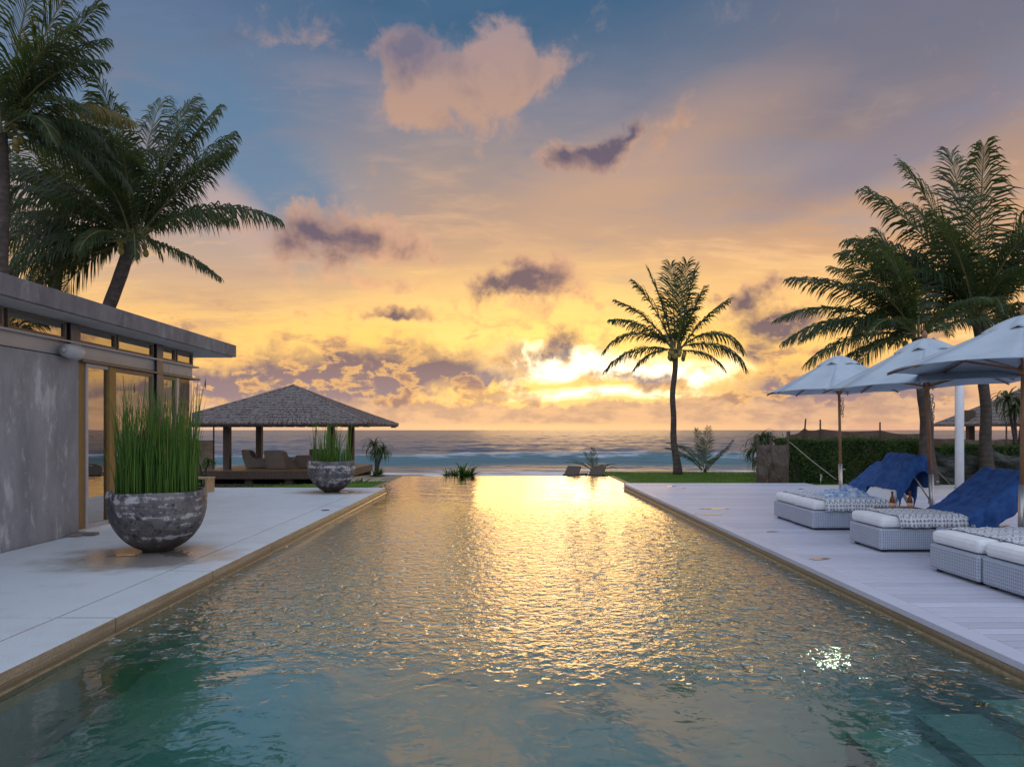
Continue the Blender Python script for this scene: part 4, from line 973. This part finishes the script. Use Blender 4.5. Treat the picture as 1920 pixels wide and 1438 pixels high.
# strap-leaved plants
def strap_plant(name, label, cat, loc, heads, nl, ll, mat_='pandan', stems=True, seed=0, w=.03, group=None, up=0.):
    g = thing(name, label, cat, loc, 0, group); r = np.random.default_rng(seed)
    for (hx, hy, hz, sc) in heads:
        if stems and hz > .15: MB().tube([(0, 0, -.15), (hx * .3, hy * .3, hz * .5), (hx, hy, hz)], [.055, .045, .035], 7).build('stem', 'bark', g, True)
        b = MB()
        for i in range(nl):
            a = r.uniform(0, 2 * PI); e = math.asin(r.uniform(-.1 + up, 1.)); Lh = ll * sc * r.uniform(.7, 1.15); p = Vector((hx, hy, hz)); pts = [p]; K = 5
            for k in range(K):
                e -= (1.5 if up < .2 else .55) * r.uniform(.6, 1.2) / K * (1 + k * .3); p = p + Vector((math.cos(a) * math.cos(e), math.sin(a) * math.cos(e), math.sin(e))) * Lh / K; pts.append(p)
            sd_ = Vector((-math.sin(a), math.cos(a), 0)); vs = []
            for k, q in enumerate(pts): ww = w * sc * (1 - (k / K) ** 2) + .002; vs += [q - sd_ * ww, q + sd_ * ww]
            b.add(vs, [(2 * k, 2 * k + 1, 2 * k + 3, 2 * k + 2) for k in range(K)])
        b.build('leaves', mat_, g, kind='stuff')
    return g
strap_plant('pandanus_shrub', 'two headed pandanus shrub between pavilion and pool end', 'shrub', (ax(706, 25.), 25., -.36), [(-.08, 0, 1.20, 1.), (.22, .1, 1.0, .9), (.05, -.1, .95, .8)], 46, .72, seed=1)
strap_plant('leafy_shrub', 'low leafy shrub at the foot of the pandanus', 'shrub', (ax(704, 24.6), 24.6, -.36), [(0, 0, .1, 1.), (.15, 0, .14, .8)], 60, .42, 'leaf', False, 2, .028, up=.25)
strap_plant('leafy_shrub', 'green shrub right beside the far planter bowl', 'shrub', (ax(668, 20.5), 20.5, -.36), [(-.1, 0, .05, 1.), (.16, 0, .05, 1.)], 60, .45, 'leaf', False, 3, .035, up=.2)
strap_plant('agave_clump', 'bushy green plant behind the pool far edge', 'plant', (ax(868, 23.3), 23.3, -.42), [(0, 0, .16, 1.), (.24, 0, .16, .85), (-.26, 0, .12, .75)], 60, .74, 'leaf', False, 4, .045, up=.25)
strap_plant('agave_clump', 'tiny green plant left of the bushy one at pool end', 'plant', (ax(839, 23.2), 23.2, -.42), [(0, 0, .14, 1.)], 44, .46, 'leaf', False, 5, .03, up=.2)
strap_plant('pandanus_shrub', 'drooping pandanus bush left of the brown cloth screen', 'shrub', (ax(1428, 22.5), 22.5, -.14), [(0, 0, 1.25, 1.), (-.18, 0, .95, 1.), (.2, .1, 1.3, .9), (-.05, -.1, .6, .9)], 60, .75, seed=6)
strap_plant('pandanus_shrub', 'pandanus crown under the nearest umbrella at the right edge', 'shrub', (ax(1908, 21.), 21., -.2), [(-.3, 0, 2.55, 1.1), (.2, 0, 2.5, 1.), (-.1, 0, 2.2, .9)], 60, .8, seed=7)
strap_plant('leafy_shrub', 'dark leafy bush before the woven screen by the pavilion', 'shrub', (ax(380, 24.), 24., -.6), [(0, 0, .3, 1.), (.2, 0, .9, .8), (-.3, 0, 1.3, .9)], 60, .55, 'leaf', True, 8, .035, up=.1)
for i, (px_, Y_, lab) in enumerate(((420, 23.8, 'dark low plant under the left front of the pavilion deck'), (470, 24.0, 'dark low plant under the pavilion deck second from left'), (530, 23.9, 'dark low plant under the middle of the pavilion deck'), (575, 23.8, 'dark low plant left of the far bowl under the deck'))):
    strap_plant('bedding_plant', lab, 'plant', (ax(px_, Y_), Y_, -.64), [(0, 0, .05, 1.), (.5, 0, .05, .8), (-.5, 0, .05, .9)], 40, .33, 'leaf', False, 20 + i, .03, group='dark plants bedded under the pavilion')
# garden rocks at the pool corner
def rock(name, label, loc, s_, seed, cat='rock'):
    b = MB().lathe([(.3, -.3), (.8, -.2), (1., 0), (.85, .35), (.4, .5)], 12); r = random.Random(seed)
    b.v = [(x * s_[0] * r.uniform(.82, 1.15), y * s_[1] * r.uniform(.82, 1.15), z * s_[2] * r.uniform(.8, 1.2)) for x, y, z in b.v]
    b.build(name, 'rock', None, True, loc=loc, label=label, category=cat)
rock('edging_rock', 'flat grey rock edging the bed at the pool left far corner', (ax(731, 23.), 23., -.33), (.42, .5, .22), 1)
rock('edging_rock', 'brown rock behind the lawn patch next to the flat grey rock', (ax(692, 23.6), 23.6, -.40), (.6, .5, .20), 2)
MB().box(-12.5, 22.3, -.70, -5.2, 25.1, -.58).build('planting_bed', 'soil', None, kind='structure', bevel=.03)

# ------------------------------------------------------------------ beach loungers behind the pool end
def beach_chair():
    g = thing('beach_chair', 'x', 'beach chair', (0, 0, 0), 0, 'dark sun chairs on the beach behind the pool')
    MB().prism([(-.55, .0), (-.50, 0), (-.50, .05), (-.55, .05)], 'x', -.3, .3)
    Mx = Matrix.Rotation(R(-46), 4, 'X')
    MB().box(-.27, -.02, 0, .27, .03, .62, M4=Mx).build('backrest', 'wood_dark', g, bevel=.01)
    MB().box(-.27, .02, .10, .27, 1.0, .16).build('seat', 'wood_dark', g, bevel=.01)
    for sx in (-.26, .21):
        for sy in (.05, .9): MB().box(sx, sy, -.15, sx + .05, sy + .05, .10).build('leg', 'wood_dark', g)
    return g
q = beach_chair(); q.location = (ax(1067, 24.3), 24.3, -.34); q.rotation_euler = (0, 0, R(-32)); q['label'] = 'left dark beach chair standing just beyond the pool far edge'
dup(q, (ax(1115, 24.3), 24.3, -.34), R(-28), 'right dark beach chair beyond the pool edge before a palm sprout')
q2 = dup(q, (ax(449, 33.), 33., -1.05), R(60), 'folding beach chair on the sand left behind the pavilion')

# ------------------------------------------------------------------ hedge, cloth fence and poles on the right
def hedge(label, x0, x1, y0, y1, z0, z1, n, seed):
    g = thing('hedge', label, 'hedge', ((x0 + x1) / 2, (y0 + y1) / 2, z0)); r = np.random.default_rng(seed)
    hx, hy, hz = (x1 - x0) / 2, (y1 - y0) / 2, z1 - z0
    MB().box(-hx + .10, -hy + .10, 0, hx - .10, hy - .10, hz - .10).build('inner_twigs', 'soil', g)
    A = np.array([2 * hx * hz, 2 * hx * hz * .25, 2 * hx * 2 * hy, 2 * hy * hz]); A /= A.sum(); fc = r.choice(4, n, p=A)
    p = np.stack([r.uniform(-hx, hx, n), r.uniform(-hy, hy, n), r.uniform(0, hz, n)], 1); dp = np.abs(r.normal(0, .06, n))
    lump = .05 * np.sin(p[:, 0] * 3.1 + seed) + .04 * np.sin(p[:, 0] * 7.3 + p[:, 2] * 5)
    p[:, 1] = np.where(fc == 0, -hy + dp + lump, np.where(fc == 1, hy - dp, p[:, 1])); p[:, 2] = np.where(fc == 2, hz - dp + lump * .7 + (r.random(n) < .03) * r.uniform(0, .14, n), p[:, 2])
    p[:, 0] = np.where(fc == 3, -hx + dp, p[:, 0])
    d = r.normal(size=(n, 3)); d /= np.linalg.norm(d, axis=1)[:, None]; e = np.cross(d, r.normal(size=(n, 3))); e /= np.linalg.norm(e, axis=1)[:, None]
    s_ = r.uniform(.022, .045, n)[:, None]
    V = np.stack([p - d * s_, p + e * s_ * .45, p + d * s_, p - e * s_ * .45], 1).reshape(-1, 3)
    link('foliage', fastmesh('foliage', V, np.arange(4 * n).reshape(-1, 4), 'hedge'), g, kind='stuff'); return g
HY = 19.3
hedge('clipped dark green hedge behind the lawn and first umbrella', ax(1480, HY), ax(1742, HY), HY, HY + 1.1, -.16, 1.10, 52000, 1)
hedge('shaded hedge behind the white post and sheer netting', ax(1748, HY), 19.5, HY + .25, HY + 1.2, -.16, .93, 42000, 2)
def cloth(fn, nu, nv): return MB().grid(fn, nu, nv)
g = thing('shade_cloth_fence', 'brown shade cloth screen hung on poles left of the hedge', 'fence', (ax(1419, 19.6), 19.6, -.16))
xw = [0, ax(1445, 19.4) - ax(1419, 19.6), ax(1476, 19.0) - ax(1419, 19.6)]; yw = [0, -.2, -.6]; 
def cl(i):
    def f(u, v):
        x = xw[i] + (xw[i + 1] - xw[i]) * u; y = yw[i] + (yw[i + 1] - yw[i]) * u; sag = .10 * math.sin(PI * u) * (1 if v > .5 else -.6)
        zt = 1.16 - .035 * math.sin(PI * u); zb = .10 - .07 * math.sin(u * PI)
        return (x, y - .10 * math.sin(PI * u) * math.sin(PI * v) + .07 * mnoise.noise(Vector((u * 2.5 + i * 7, 0, v * 3.5))) + .035 * mnoise.noise(Vector((u * 7, i, v * 9 + u * 5))), zb + (zt - zb) * v)
    return f
for i in range(2): MB().grid(cl(i), 30, 40).build('cloth_panel', 'net', g, True)
for x, y, h in ((0, 0, 1.42), (xw[1], yw[1], 1.40), (xw[2], yw[2], 1.52)): MB().tube([(x, y, -.1), (x + .02, y - .01, h * .6), (x, y - .015, h)], [.035, .032, .028], 7).build('pole', 'stick', g)
g = thing('net_fence', 'brown net fence sagging between thin poles behind the hedge', 'fence', (ax(1480, 21.), 21., -.16))
pp = [(1480, 1.52), (1507, 1.90), (1538, 1.88), (1650, 1.80), (1726, 1.76), (1792, 1.6), (1887, 1.82), (1990, 1.6)]
for i, (px_, h) in enumerate(pp):
    x = ax(px_, 21.) - ax(1480, 21.); MB().tube([(x - .03, 0, -.1), (x, 0, h * .6), (x + (.06 if i in (1,) else .0), 0, h)], [.03, .028, .022], 6).build('pole', 'stick', g)
for i in range(len(pp) - 1):
    xa, xb = [ax(pp[k][0], 21.) - ax(1480, 21.) for k in (i, i + 1)]; lo_ = [1.36, 1.56, 1.54, 1.50, 1.34, 1.26, 1.24, 1.2][i]; l2 = [1.56, 1.54, 1.50, 1.4, 1.26, 1.24, 1.2, 1.2][i]
    def f(u, v, xa=xa, xb=xb, lo_=lo_, l2=l2): return (xa + (xb - xa) * u, .05 * math.sin(u * PI * 2) + .03 * math.sin(v * 9 + u * 14), v * (lo_ + .05 + (l2 - lo_) * u - .06 * math.sin(PI * u) + .004 * math.sin(u * 11)))
    MB().grid(f, 26, 8).build('net_panel', 'net', g, True)
MB().tube([(ax(1647, 21) - ax(1480, 21), -.05, 1.1), (ax(1635, 21) - ax(1480, 21), -.1, 1.42)], .015, 5).build('broken_stick', 'stick', g)
g = thing('sheer_netting', 'sheer dark net draped in front of the right hedge', 'netting', (ax(1748, 18.9), 18.9, -.16))
sp = [1748, 1800, 1858, 1925, 2000]
for i in range(4):
    xa, xb = ax(sp[i], 18.9) - ax(1748, 18.9), ax(sp[i + 1], 18.9) - ax(1748, 18.9)
    MB().grid(lambda u, v, xa=xa, xb=xb: (xa + (xb - xa) * u, -.06 * math.sin(PI * u) + .05 * math.sin(v * 12 + u * 5), .03 + v * (1.02 - .20 * math.sin(PI * u))), 24, 16).build('net_panel', 'sheer', g, True)
    if i: MB().tube([(xa, .02, -.1), (xa, .02, 1.12)], .022, 6).build('pole', 'stick', g)
MB().tube([P3(1480, 828, 18.95), P3(1520, 862, 18.2), P3(1568, 899, 17.6)], .009, 5).build('guy_rope', 'rope', None, True, label='pale guy rope running from the cloth fence corner down to the lawn', category='rope')
MB().tube([P3(1745, 870, 18.4), P3(1782, 908, 17.8)], .008, 5).build('guy_rope', 'rope', None, True, label='thin guy rope in front of the sheer netting left of white post', category='rope')
MB().box(ax(1752, 23.5), 23.5, -.2, 19.5, 23.7, az_(826, 23.5)).build('white_wall', 'pondw', None, label='low white garden wall showing above the right hedge', category='wall', bevel=.01)
# white post
g = thing('white_post', 'plain white round post standing at the back of the right deck', 'post', (ax(1799, 16.4), 16.4, .002))
MB().lathe([(.095, .0), (.095, 2.95), (.085, 2.97)], 28).build('shaft', 'white_paint', g, True); MB().lathe([(.125, 0), (.125, .012), (.10, .02)], 28).build('foot_plate', 'metal', g, True)
for i, (px_, py_, Y_) in enumerate(((1539, 888, 18.3),)):
    g = thing('garden_tap', 'small pale garden tap standing on the lawn before the hedge', 'garden tap', (ax(px_, Y_), Y_, -.13))
    MB().tube([(0, 0, 0), (0, 0, .32)], .014, 8).build('pipe', 'metal', g, True); MB().tube([(0, 0, .28), (.0, -.06, .29), (0, -.08, .25)], .013, 8).build('spout', 'metal', g, True); MB().box(-.03, -.01, .325, .03, .01, .34).build('tap_handle', 'metal', g)
# neighbour's pavilion
Nx0, Nx1, Ny0, Ny1 = 24.5, 32.5, 30.5, 36.
g, L, roof = pavilion('thatched_pavilion', 'neighbouring pavilion with dark shingle roof at the right edge', Nx0, Nx1, Ny0, Ny1, 1.2, 1.66, 4.9, 0, -.8, curve=.15, nc=16)
for o in [c for c in bpy.data.objects if c.parent == roof]:
    if o.name.startswith('shingles'): o.location = (-(Nx0 + Nx1) / 2, -(Ny0 + Ny1) / 2, .8)
for x in (Nx0, Nx1):
    for y in (Ny0, Ny1):
        a = L(x, y, -1.2); c = L(x, y, 1.72); MB().box(a[0] - .15, a[1] - .15, a[2], a[0] + .15, a[1] + .15, c[2]).build('post', 'wood_dark', g, bevel=.01)
a = L(ax(1816, 35.), 35., az_(782, 35.)); MB().box(a[0] - .24, a[1] - .2, a[2] - .35, a[0] + .24, a[1] + .2, a[2] + .35).build('roof_vent', 'wood_dark', g, bevel=.03)

# ------------------------------------------------------------------ loungers
BZ = .27; MT = .405
def drape(path, hw, over, nu, nv, wr=.006, seed=0, zmin=.03):
    """sheet laid along a path of (x, z) points; hangs 'over' metres past each long side of a bed 2*hw wide"""
    P_ = [Vector((p[0], 0, p[1])) for p in path]; seg = [0]
    for a, b_ in zip(P_[:-1], P_[1:]): seg.append(seg[-1] + (b_ - a).length)
    oa, ob = over; tot = oa + ob + 2 * hw
    def f(u, v):
        s_ = u * seg[-1]; k = max(i for i in range(len(seg) - 1) if seg[i] <= s_ + 1e-9); q = (s_ - seg[k]) / max(seg[k + 1] - seg[k], 1e-6); p = P_[k].lerp(P_[k + 1], min(q, 1))
        w = -hw - oa + v * tot; y = max(-hw, min(hw, w)); ex = max(0, abs(w) - hw)
        y += math.copysign(min(ex, .02) + .012 * (ex > 0), w) if ex > 0 else 0
        flare = .10 * ex * math.sin(u * 9 + seed)
        n_ = (mnoise.noise(Vector((u * 9 + seed, v * 7, seed))) * 1.6 + mnoise.noise(Vector((u * 24, v * 20, seed))) * .6) if wr < .01 else (mnoise.noise(Vector((u * 3 + seed, v * 3, seed))) * .5 + mnoise.noise(Vector((u * 2.5 + v * 4, v * 12 - u * 3, seed + 9))) * 2.1)
        z = p.z - ex + wr * n_ + wr * .8 * abs(mnoise.noise(Vector((u * 3 + v * 6, v * 2 - u * 9, seed + 5)))) * 2; fold = math.sin(p.x * 38 + seed + v * 4) * .020 * min(1, ex * 8)
        return (p.x + wr * n_ * .5 + flare, y + math.copysign(fold + .012 * min(1, ex * 9), w) , max(z, zmin))
    return MB().grid(f, nu, nv)
def lounger(kind, label, loc, towel=True, pattern=True, ang=46):
    hw = .355
    g = thing('sun_lounger', label, 'sun lounger', loc, 0, 'wicker sun loungers along the pool')
    MB().box(0, -hw, .028, 1.30, hw, BZ).build('wicker_base', 'wicker', g, bevel=.022)
    for sx in (.05, 1.2):
        for sy in (-hw + .04, hw - .09): MB().box(sx, sy, 0, sx + .05, sy + .05, .03).build('foot', 'black', g)
    b = MB(); b.tube([(1.28, -hw + .05, .20), (1.95, -hw + .05, .20), (1.95, -hw + .05, .0)], .018, 8); b.build('rear_rail', 'metal', g, True)
    b = MB(); b.tube([(1.28, hw - .05, .20), (1.95, hw - .05, .20), (1.95, hw - .05, .0)], .018, 8); b.build('rear_rail', 'metal', g, True)
    MB().tube([(1.9, -hw + .05, .20), (1.9, hw - .05, .20)], .016, 8).build('cross_rail', 'metal', g, True)
    MB().box(.01, -hw + .008, BZ + .006, 1.16, hw - .008, MT).build('mattress', 'cushion', g, bevel=.045)
    ca, sa = math.cos(R(ang)), math.sin(R(ang)); hx, hz = 1.14, BZ + .03; LB = .80
    Mx = Matrix.Translation((hx, 0, hz)) @ Matrix.Rotation(-R(ang), 4, 'Y')
    MB().box(0, -hw + .01, 0, LB, hw - .01, .03, M4=Mx).build('backrest_frame', 'wicker', g, bevel=.008)
    MB().box(.04, -hw + .012, .034, LB - .01, hw - .012, .125, M4=Mx).build('backrest_cushion', 'cushion', g, bevel=.04)
    for sy in (-hw + .06, hw - .06): MB().tube([(hx + .55 * ca, sy, hz + .55 * sa), (1.82, sy, .20)], .014, 8).build('prop', 'metal', g, True)
    return g, (hx, hz, ca, sa, LB, hw)
def bt(geo, u, off=.14): hx, hz, ca, sa, LB, hw = geo; return (hx + u * ca - off * sa, hz + u * sa + off * ca)
def towel_on(loc, geo, label, u0=.10, over=(.30, .30), back=.38, seed=0):
    hx, hz, ca, sa, LB, hw = geo
    path = [(hx - .16, MT + .012)] if u0 < .05 else []
    path += [bt(geo, u) for u in (max(u0, .12), .3, .5, .7, LB - .02)]
    tx, tz = bt(geo, LB + .025, .10); path += [(tx, tz), (tx + .05, tz - .05)]
    bx, bz = bt(geo, LB + .02, -.03); path += [(bx + .01, bz - .02), (bx + .01, bz - back * .5), (bx - .01, bz - back)]
    b = drape(path, hw + .012, over, 60, 50, .012, seed); b.build('blue_towel', 'towel', None, True, solid=.012, loc=loc, label=label, category='towel', group='royal blue towels over the lounger backs')
def throw_on(loc, label, x0, x1, over, seed=0, mt='throw', wr=.006):
    hw = .355; path = [(x0, MT + .010), ((x0 + x1) / 2, MT + .012), (x1, MT + .012)]
    b = drape(path, hw - .005, over, 60, 30, wr, seed, BZ - .02); b.build('patterned_throw', mt, None, True, solid=.008, loc=loc, label=label, category='throw', group='patterned throws spread on the loungers')
YA1, YA2, YB, YC1, YC2 = 10.60, 9.87, 8.15, 6.48, 5.74
XL = 4.27
specs = [(YA1, 4.30, 'farthest wicker lounger, paired, with blue towel on its low back', 38), (YA2, 4.28, 'second farthest wicker lounger with crumpled cloth and steep towel covered back', 57),
         (YB, 4.28, 'middle wicker lounger standing alone beside the tray table', 40), (YC1, 4.24, 'second nearest wicker lounger, left mattress of the near pair', 42), (YC2, 4.25, 'nearest wicker lounger at the right picture edge', 42)]
geos = []
for y, x, lab, an in specs:
    g, geo = lounger('', lab, (x, y, .002), ang=an); geos.append(geo)
towel_on((4.30, YA1, .004), geos[0], 'blue towel slung low over the farthest lounger back', over=(.20, .10), seed=1, u0=.02)
towel_on((4.28, YA2, .004), geos[1], 'blue towel hung square over the steep back near the bottles', over=(.22, .16), seed=2, u0=.22)
towel_on((4.28, YB, .004), geos[2], 'blue towel covering the back of the middle lounger', over=(.32, .2), seed=3, u0=.02)
towel_on((4.24, YC1, .004), geos[3], 'blue towel on the back of the left lounger of near pair', over=(.3, .2), seed=4, u0=.1)
towel_on((4.25, YC2, .004), geos[4], 'blue towel on the back of the nearest lounger', over=(.3, .2), seed=5, u0=.1)
throw_on((4.30, YA1, .004), 'blue white throw on the farthest lounger', .16, 1.10, (.10, .05), 11)
throw_on((4.28, YA2, .004), 'zigzag edged throw on the second farthest lounger', .17, 1.16, (.15, .02), 12)
throw_on((4.28, YB, .004), 'medallion bordered throw on the middle lounger', .20, 1.18, (.13, .04), 13)
throw_on((4.24, YC1, .004), 'dark patterned throw on the left mattress of near pair', .20, 1.15, (.02, .10), 14)
throw_on((4.25, YC2, .004), 'patterned throw on the nearest lounger mattress', .18, 1.15, (.13, .02), 15)
# crumpled cloth heap
def heap(label, loc, rx, ry, h, seed):
    def f(u, v):
        x, y = (u - .5) * 2, (v - .5) * 2; r = min(1, math.hypot(x, y)); e = (1 - r * r)
        n_ = mnoise.noise(Vector((x * 2.4, y * 2.4, seed))) + .6 * abs(mnoise.noise(Vector((x * 5.5, y * 5.5, seed + 3)))) * 2
        return (x * rx * (1 + .12 * math.sin(5 * math.atan2(y, x))), y * ry, max(.004, e * h * (.55 + .8 * n_)))
    MB().grid(f, 40, 40).build('crumpled_cloth', 'towel_mix', None, True, loc=loc, label=label, category='cloth', solid=.006)
heap('crumpled pale blue and white cloth heaped on the far lounger', (5.02, 10.1, MT + .02), .38, .26, .12, 3)
# wicker side tables
def table(label, loc, w, d):
    g = thing('side_table', label, 'side table', loc, 0, 'low wicker side tables between the loungers')
    MB().box(-w / 2, -d / 2, .02, w / 2, d / 2, .30).build('table_base', 'wicker', g, bevel=.02)
    MB().box(-w / 2 - .01, -d / 2 - .01, .303, w / 2 + .01, d / 2 + .01, .325).build('table_top', 'wicker', g, bevel=.006)
table('low wicker table carrying the tray and bottles', (5.22, 9.02, .002), .66, .44)
table('empty low wicker table between middle lounger and near pair', (5.02, 7.26, .002), .58, .44)
table('low wicker table beyond the farthest lounger', (5.15, 11.35, .002), .56, .40)
g = thing('serving_tray', 'brown tray with two amber bottles on the wicker table', 'tray', (5.22, 8.98, .332))
MB().box(-.27, -.17, 0, .27, .17, .012).build('tray_floor', 'tray', g, bevel=.003)
for a in ((-.27, -.18, .27, -.17), (-.27, .17, .27, .18), (-.28, -.18, -.27, .18), (.27, -.18, .28, .18)): MB().box(a[0], a[1], 0, a[2], a[3], .035).build('tray_rim', 'tray', g)
def bottle(label, loc):
    g = thing('beer_bottle', label, 'bottle', loc, 0, 'amber bottles on the tray')
    MB().lathe([(.030, 0), (.033, .01), (.033, .125), (.028, .155), (.014, .19), (.0125, .232), (.015, .236), (.015, .243)], 20).build('bottle_glass', 'bottle', g, True)
    MB().lathe([(.0338, .04), (.0338, .10)], 20).build('label', 'label', g, True); MB().lathe([(.016, .238), (.016, .25), (.012, .252)], 14).build('cap', 'tray', g, True)
bottle('left amber bottle on the tray', (ax(1673, 8.95), 8.95, .345)); bottle('right amber bottle on the tray', (ax(1706, 8.95), 8.95, .345))

# ------------------------------------------------------------------ umbrellas
def umbrella(label, loc, ze, za, Rr, rot=0., lean=(0, 0), sleeve=.78):
    g = thing('parasol', label, 'parasol', loc, 0, 'white market parasols behind the loungers')
    lx, ly = lean; top = za
    def ax_(z): return (lx * z / top, ly * z / top)
    def T_(x, y, z): a = ax_(z); return (x + a[0] + 0 * z, y + a[1], z - x * lx / top * .9 - y * ly / top * .9)
    MB().box(-.28, -.28, 0, .28, .28, .05).build('base_plate', 'steel', g, bevel=.01)
    MB().tube([(0, 0, .05), (*ax_(sleeve), sleeve)], .034, 16).build('pole_sleeve', 'metal', g, True)
    MB().tube([(*ax_(sleeve - .05), sleeve - .05), (*ax_(top - .06), top - .06)], .024, 16).build('pole', 'teak', g, True)
    MB().tube([(.034, 0, sleeve - .10), (.07, 0, sleeve - .10)], .011, 8).build('clamp_knob', 'metal', g, True)
    apex = za - .17; N = 8
    def rim(k, rr=1., z=None): a = R(rot) + 2 * PI * k / N; return (Rr * rr * math.cos(a), Rr * rr * math.sin(a))
    for k in range(N):
        def f(u, v, k=k):       # v 0 at the vent ring, 1 at rim
            rr = .17 + .83 * v; a0, a1 = rim(k, rr), rim(k + 1, rr); x = a0[0] * (1 - u) + a1[0] * u; y = a0[1] * (1 - u) + a1[1] * u
            z = apex - (apex - ze) * (v ** .93) - .035 * math.sin(PI * u) * math.sin(PI * min(1, v * .9 + .1)) * (.4 + v) + (.02 * (math.sin(PI * u)) * (v > .98))
            return T_(x, y, z)
        MB().grid(f, 9, 12).build('canopy_panel', 'canvas', g, True, solid=.006)
    def cap(u, v):
        a = u * 2 * PI; lob = 1 + .06 * math.cos(8 * a - 8 * R(rot)); rr = .36 * v * lob; z = apex + .10 - .19 * v ** 1.5 + .016 * math.sin(a * 5 + 1) * v + (.025 * v * math.cos(8 * a))
        return T_(rr * math.cos(a), rr * math.sin(a), z)
    MB().grid(cap, 41, 9).build('vent_cap', 'canvas', g, True, solid=.007)
    MB().lathe([(.018, 0), (.03, .015), (.038, .05), (.028, .085), (.008, .115)], 16).build('finial', 'teak', g, True, loc=(lx, ly, apex + .095))
    hz = ze + .02; hub = (apex - ze) * .10 + ze - .06
    for k in range(N):
        x, y = rim(k, .995); xi, yi = rim(k, .03); xm, ym = rim(k, .56)
        rb = MB().tube([T_(xi, yi, apex - .05), T_(x, y, ze - .018)], [.012, .010], 6).build('rib', 'teak', g, True)
        MB().tube([T_(xi, yi, hub), T_(xm, ym, apex - .05 - (apex - ze) * .56 - .012)], .010, 6).build('strut', 'teak', g, True)
    MB().lathe([(.035, -.05), (.05, -.03), (.05, .03), (.035, .05)], 16).build('hub', 'teak', g, True, loc=(*ax_(hub), hub))
    b = MB(); r = random.Random(int(loc[1] * 10))                      # coiled rope
    for i in range(6):
        zc = ze - .16 - i * .055; pts = []
        for k in range(13):
            a = 2 * PI * k / 12; pts.append((ax_(zc)[0] + .045 + .022 * math.cos(a) * (1 + .3 * math.sin(i)), ax_(zc)[1] - .02 + .02 * math.sin(i * 2.), zc + .05 * math.sin(a)))
        b.tube(pts, .006, 5, cap=False)
    b.build('rope_coil', 'rope', g, True)
    return g
umbrella('farthest of the three parasols, standing beyond the far loungers', (ax(1577, 12.8), 12.8, .002), 2.11, 2.86, 1.30, 12, (-.05, 0), .76)
umbrella('middle parasol of the three, its pole beside the steep blue towel', (ax(1750, 9.35), 9.35, .002), 2.0, 2.72, 1.32, 10, (-.12, 0), .79)
umbrella('nearest parasol cut off by the right picture edge', (ax(1915, 7.35), 7.35, .002), 2.06, 2.70, 1.30, 8, (.03, 0), .81)
